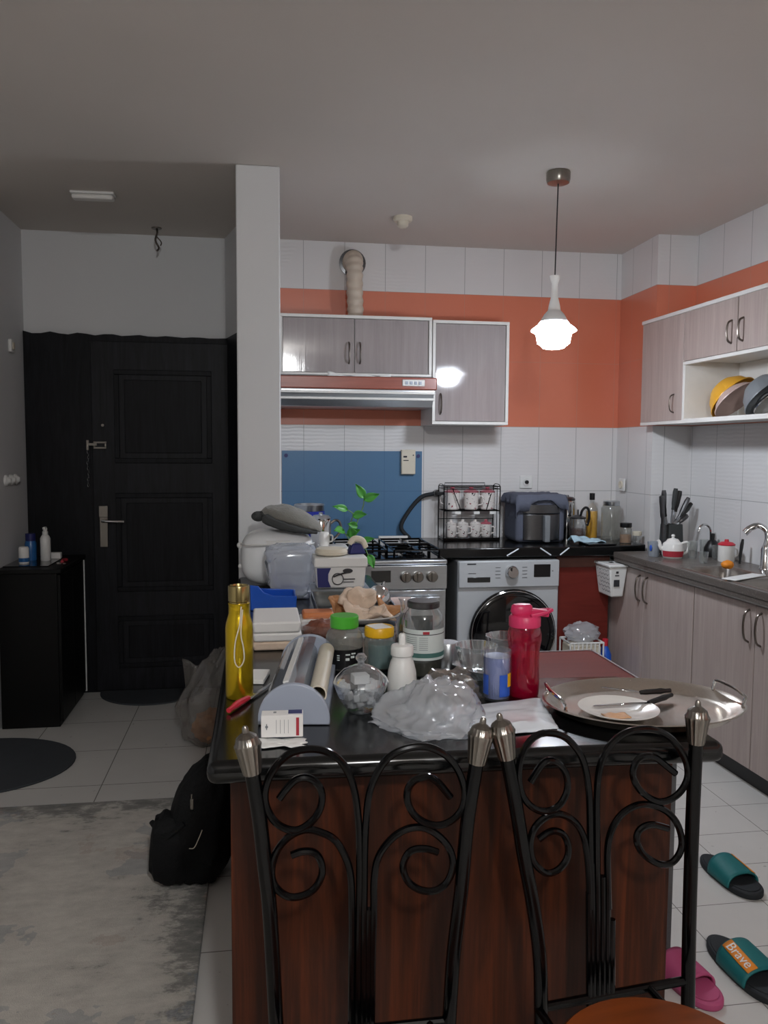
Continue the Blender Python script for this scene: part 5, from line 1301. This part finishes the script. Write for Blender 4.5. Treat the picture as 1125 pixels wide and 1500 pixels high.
c6 = lambda L: [(220+x/2.25, 1020+y/2.25) for x, y in L]
c7 = lambda L: [(680+x/2.528, 1030+y/2.528) for x, y in L]
chair('black wrought-iron scroll-back chair on the left, in front of the island', (.18, 1.405, .9), (1, .0, 0), .185,
      [c6([(335, 245), (360, 400), (378, 560), (395, 720), (415, 1080)]), c6([(1077, 212), (1045, 420), (1025, 640), (1000, 850), (985, 1080)])],
      [c6([(690, 640), (690, 520), (686, 400), (668, 290), (630, 215), (575, 180), (510, 175), (450, 195), (400, 250), (378, 320), (390, 380), (425, 425), (480, 442), (530, 415), (560, 370), (566, 320), (548, 285), (515, 268), (480, 275), (450, 305), (425, 338)]),
       c6([(706, 640), (707, 520), (711, 420), (722, 320), (755, 240), (800, 190), (860, 168), (920, 168), (975, 195), (1015, 245), (1036, 310), (1030, 365), (1000, 405), (955, 425), (910, 418), (870, 390), (848, 345), (850, 305), (875, 275), (915, 265), (950, 285), (990, 333)]),
       c6([(666, 760), (665, 680), (662, 600), (648, 540), (610, 475), (560, 448), (510, 440), (455, 465), (415, 515), (400, 580), (415, 630), (455, 660), (500, 658), (540, 635), (565, 590), (563, 545), (540, 515), (500, 512), (465, 524)]),
       c6([(736, 760), (737, 680), (738, 600), (752, 530), (790, 475), (840, 440), (895, 432), (945, 455), (985, 500), (998, 555), (980, 610), (940, 640), (890, 638), (850, 610), (833, 565), (845, 525), (870, 505), (910, 503), (948, 514)])],
      [c6([(690, 630), (686, 900), (683, 1160)]), c6([(706, 630), (704, 900), (701, 1160)]), c6([(666, 750), (664, 900), (662, 1160)]), c6([(736, 750), (732, 900), (729, 1160)]), c6([(721, 700), (718, 900), (715, 1160)])],
      (.185, 1.19), 'wrought iron chairs at the island')
chair('black wrought-iron scroll-back chair on the right with its chestnut seat in view', (.64, 1.428, .9), (.409, .045, 0), .19,
      [c7([(157, 193), (195, 400), (220, 560), (255, 750), (280, 950), (285, 1188)]), c7([(859, 140), (851, 300), (841, 560), (833, 850), (828, 1145)])],
      [c7([(468, 600), (466, 440), (462, 330), (450, 250), (430, 190), (385, 135), (335, 112), (280, 115), (235, 150), (207, 215), (203, 290), (220, 350), (260, 390), (310, 400), (355, 375), (382, 320), (378, 265), (350, 225), (315, 212), (285, 230), (245, 293)]),
       c7([(492, 600), (491, 440), (492, 330), (502, 240), (530, 170), (580, 120), (640, 98), (710, 100), (770, 135), (815, 200), (828, 265), (810, 315), (775, 350), (730, 365), (685, 350), (645, 315), (625, 265), (635, 220), (665, 197), (705, 200), (745, 230), (782, 260)]),
       c7([(466, 760), (463, 650), (455, 560), (440, 490), (410, 440), (360, 412), (310, 418), (265, 455), (245, 510), (250, 570), (275, 610), (310, 630), (350, 615), (380, 575), (385, 530), (370, 490), (340, 473), (310, 480), (275, 505)]),
       c7([(534, 760), (531, 650), (531, 540), (546, 470), (580, 415), (630, 382), (680, 375), (740, 395), (785, 440), (805, 500), (800, 550), (770, 590), (730, 597), (690, 580), (658, 552), (640, 516), (642, 481), (664, 458), (700, 450), (755, 464)])],
      [c7([(471, 590), (476, 850), (478, 1120)]), c7([(492, 590), (494, 850), (496, 1120)]), c7([(512, 640), (513, 850), (513, 1120)]), c7([(531, 700), (531, 850), (531, 1120)]), c7([(548, 800), (547, 950), (547, 1120)]), c7([(462, 700), (462, 900), (464, 1120)])],
      (.665, 1.19), 'wrought iron chairs at the island')

# ------------------------------------------------------------------ floor things: slippers, backpack, bag
def slipper(label, heel, toe, W, sole, strap, patch, pu=(.6, .75)):
    heel, toe = Vector(heel), Vector(toe); d = toe-heel; L = d.length
    ang = math.atan2(d.y, d.x)-PI/2
    o = thing('slipper', label, 'slipper', (heel.x, heel.y, 0), ang)
    def hw(u): return W*.5*(max(0.0, 1-abs(2*u-1)**3.2)**.5)*(.80+.22*u)
    def outline(k_=1.0):
        us = [(1-math.cos(PI*i/28))/2 for i in range(29)]
        return [(-hw(u)*k_, L/2+(u-.5)*L*k_) for u in us]+[(hw(u)*k_, L/2+(u-.5)*L*k_) for u in us[::-1][1:-1]]
    MB().prism(outline(), 0, .024).build('sole', sole, o, bev=.006)
    MB().prism(outline(.9), .0235, .027).build('footbed', sole, o, bev=.002)
    def st_(u, v):
        uu = .34+.40*v; w = hw(uu)*1.03; a = PI*u; hh = .060-.016*v
        return Vector((-w*math.cos(a), L*uu, .012+hh*math.sin(a)**.7))
    MB().sheet(st_, 28, 10).build('strap', strap, o, solid=.006)
    if patch:
        def pf(u, v):
            q = st_(pu[0]+(pu[1]-pu[0])*u, .04+.92*v); c = Vector((0, q.y, 0)); return q+(q-c).normalized()*.0048
        MB().sheet(pf, 8, 8).build('strap_patch', 'orange', o, solid=.002)
    um = (pu[0]+pu[1])/2
    p = st_(um, .5); tx = (st_(um, .55)-st_(um, .45)).normalized(); ty = (st_(um-.03, .5)-st_(um+.03, .5)).normalized(); nz = tx.cross(ty).normalized()
    if nz.z < 0: ty = -ty; nz = -nz
    X = Matrix((tx, ty, nz)).transposed().to_4x4(); X.translation = p+nz*.0066
    return o, X
s1, _ = slipper('charcoal and teal slide slipper further back on the white kitchen floor', (1.597, 2.655, 0), (1.63, 2.375, 0), .125, 'darkrub', 'tealp', True, (.2, .3))
s2, X2 = slipper('charcoal and teal slide slipper with orange lettered patch nearest the viewer', (1.352, 2.19, 0), (1.385, 1.885, 0), .135, 'darkrub', 'tealp', True, (.58, .76))
s3, _ = slipper('dusty pink foam slipper behind the right chair leg', (1.135, 2.16, 0), (1.20, 1.895, 0), .115, 'pinkfoam', 'pinkfoam', False)
text('lettering', 'Brave', .040, 'cardwhite', s2, X2)

bpk = thing('backpack', 'black backpack slumped on the floor against the island side', 'backpack', (-.212, 2.78, .0125), R(-6))
def bpf(d, p):
    q = Vector((math.copysign(abs(d.x)**.75, d.x)*.112, math.copysign(abs(d.y)**.75, d.y)*.13, math.copysign(abs(d.z)**.7, d.z)*.215))
    q *= 1+.09*noise.noise(d*2.6)+.04*noise.noise(d*7)
    if q.z > 0: q.x *= 1-.35*(q.z/.215)**2; q.x += .05*(q.z/.215)
    q.z = max(q.z, -.205); return q
MB().sph((0, 0, .205), .2, 44, 28, bpf).build('bag_body', 'bagblack', bpk)
def bpf2(d, p):
    q = Vector((math.copysign(abs(d.x)**.7, d.x)*.07, math.copysign(abs(d.y)**.7, d.y)*.06, math.copysign(abs(d.z)**.7, d.z)*.12))
    return q*(1+.12*noise.noise(d*3+Vector((4, 4, 4))))
MB().sph((-.085, -.075, .135), .2, 28, 18, bpf2).build('side_pocket', 'bagblack', bpk)
b = MB().box((-.006, -.148, .30), (.006, -.142, .335)); b.box((-.003, -.15, .335), (.003, -.143, .352)); b.build('zip_pull', 'pewter', bpk, bev=.002)
MB().tube([(.03, -.135, .225), (.02, -.143, .2), (.005, -.145, .17), (-.012, -.14, .165)], .0016, 6, sm=4).build('loose_thread', 'cream', bpk)
MB().tube([(-.03, -.13, .245), (-.06, -.135, .22), (-.09, -.13, .20), (-.12, -.1, .205), (-.15, -.07, .225)], .009, 8, sm=4).build('shoulder_strap', 'bagblack', bpk)

cbag = thing('carrier_bag', 'tall crumpled clear plastic carrier bag on the hall floor beside the peninsula', 'bag', (-.265, 4.12, 0))
def cbf(d, p):
    q = Vector((d.x*.15, d.y*.13, d.z*.22))
    q *= 1+.25*noise.noise(d*2.5+Vector((1, 7, 2)))+.10*abs(noise.noise(d*7))
    if q.z > 0: q.x += .10*(q.z/.22)**1.5*1.0; q.x *= 1-.3*(q.z/.25)
    q.z = max(q.z*1.25 if q.z > 0 else q.z, -.20); return q
MB().sph((0, 0, .2), .2, 48, 30, cbf).build('bag_body', 'filmdim', cbag)
def ear(u, v): return Vector((-.105+.03*u+.055*v*(u-.4), -.02+.02*math.sin(6*u), .22+.22*v-.04*u*v))
MB().sheet(ear, 6, 10).build('bag_handle', 'filmdim', cbag, solid=.001)
MB().sph((.02, -.02, .09), (.10, .08, .085), 24, 14, crump(0, 0, 6, .25, 3)).build('bag_contents', 'bread2', cbag)

# ------------------------------------------------------------------ light
M['lampglow'].node_tree.nodes['Emission'].inputs[1].default_value = 78.0
def light(name, kind, loc, power, size=.1, color=(1, 1, 1), rot=(0, 0, 0), **k):
    l = bpy.data.lights.new(name, kind); l.energy = power; l.color = color
    if kind == 'AREA': l.shape = 'DISK'; l.size = size
    elif kind == 'POINT': l.shadow_soft_size = size
    o = bpy.data.objects.new(name, l); COL.objects.link(o); o.location = loc; o.rotation_euler = rot
    for a, v in k.items(): setattr(l, a, v)
    return o
light('living_room_lamp', 'POINT', (.27, -.90, 2.52), 60, .09, (.97, .99, 1))
w = bpy.data.worlds.new('world'); SC.world = w; w.use_nodes = True
w.node_tree.nodes['Background'].inputs[0].default_value = (0, 0, 0, 1)
SC.view_settings.view_transform = 'Standard'; SC.view_settings.look = 'None'
SC.view_settings.exposure = 0.95; SC.view_settings.gamma = 1.0
try: SC.view_settings.use_curve_mapping = False
except Exception: pass
SC.cycles.max_bounces = 12; SC.cycles.transparent_max_bounces = 24; SC.cycles.diffuse_bounces = 5
SC.cycles.sample_clamp_indirect = 6.0
SC.cycles.use_denoising = True
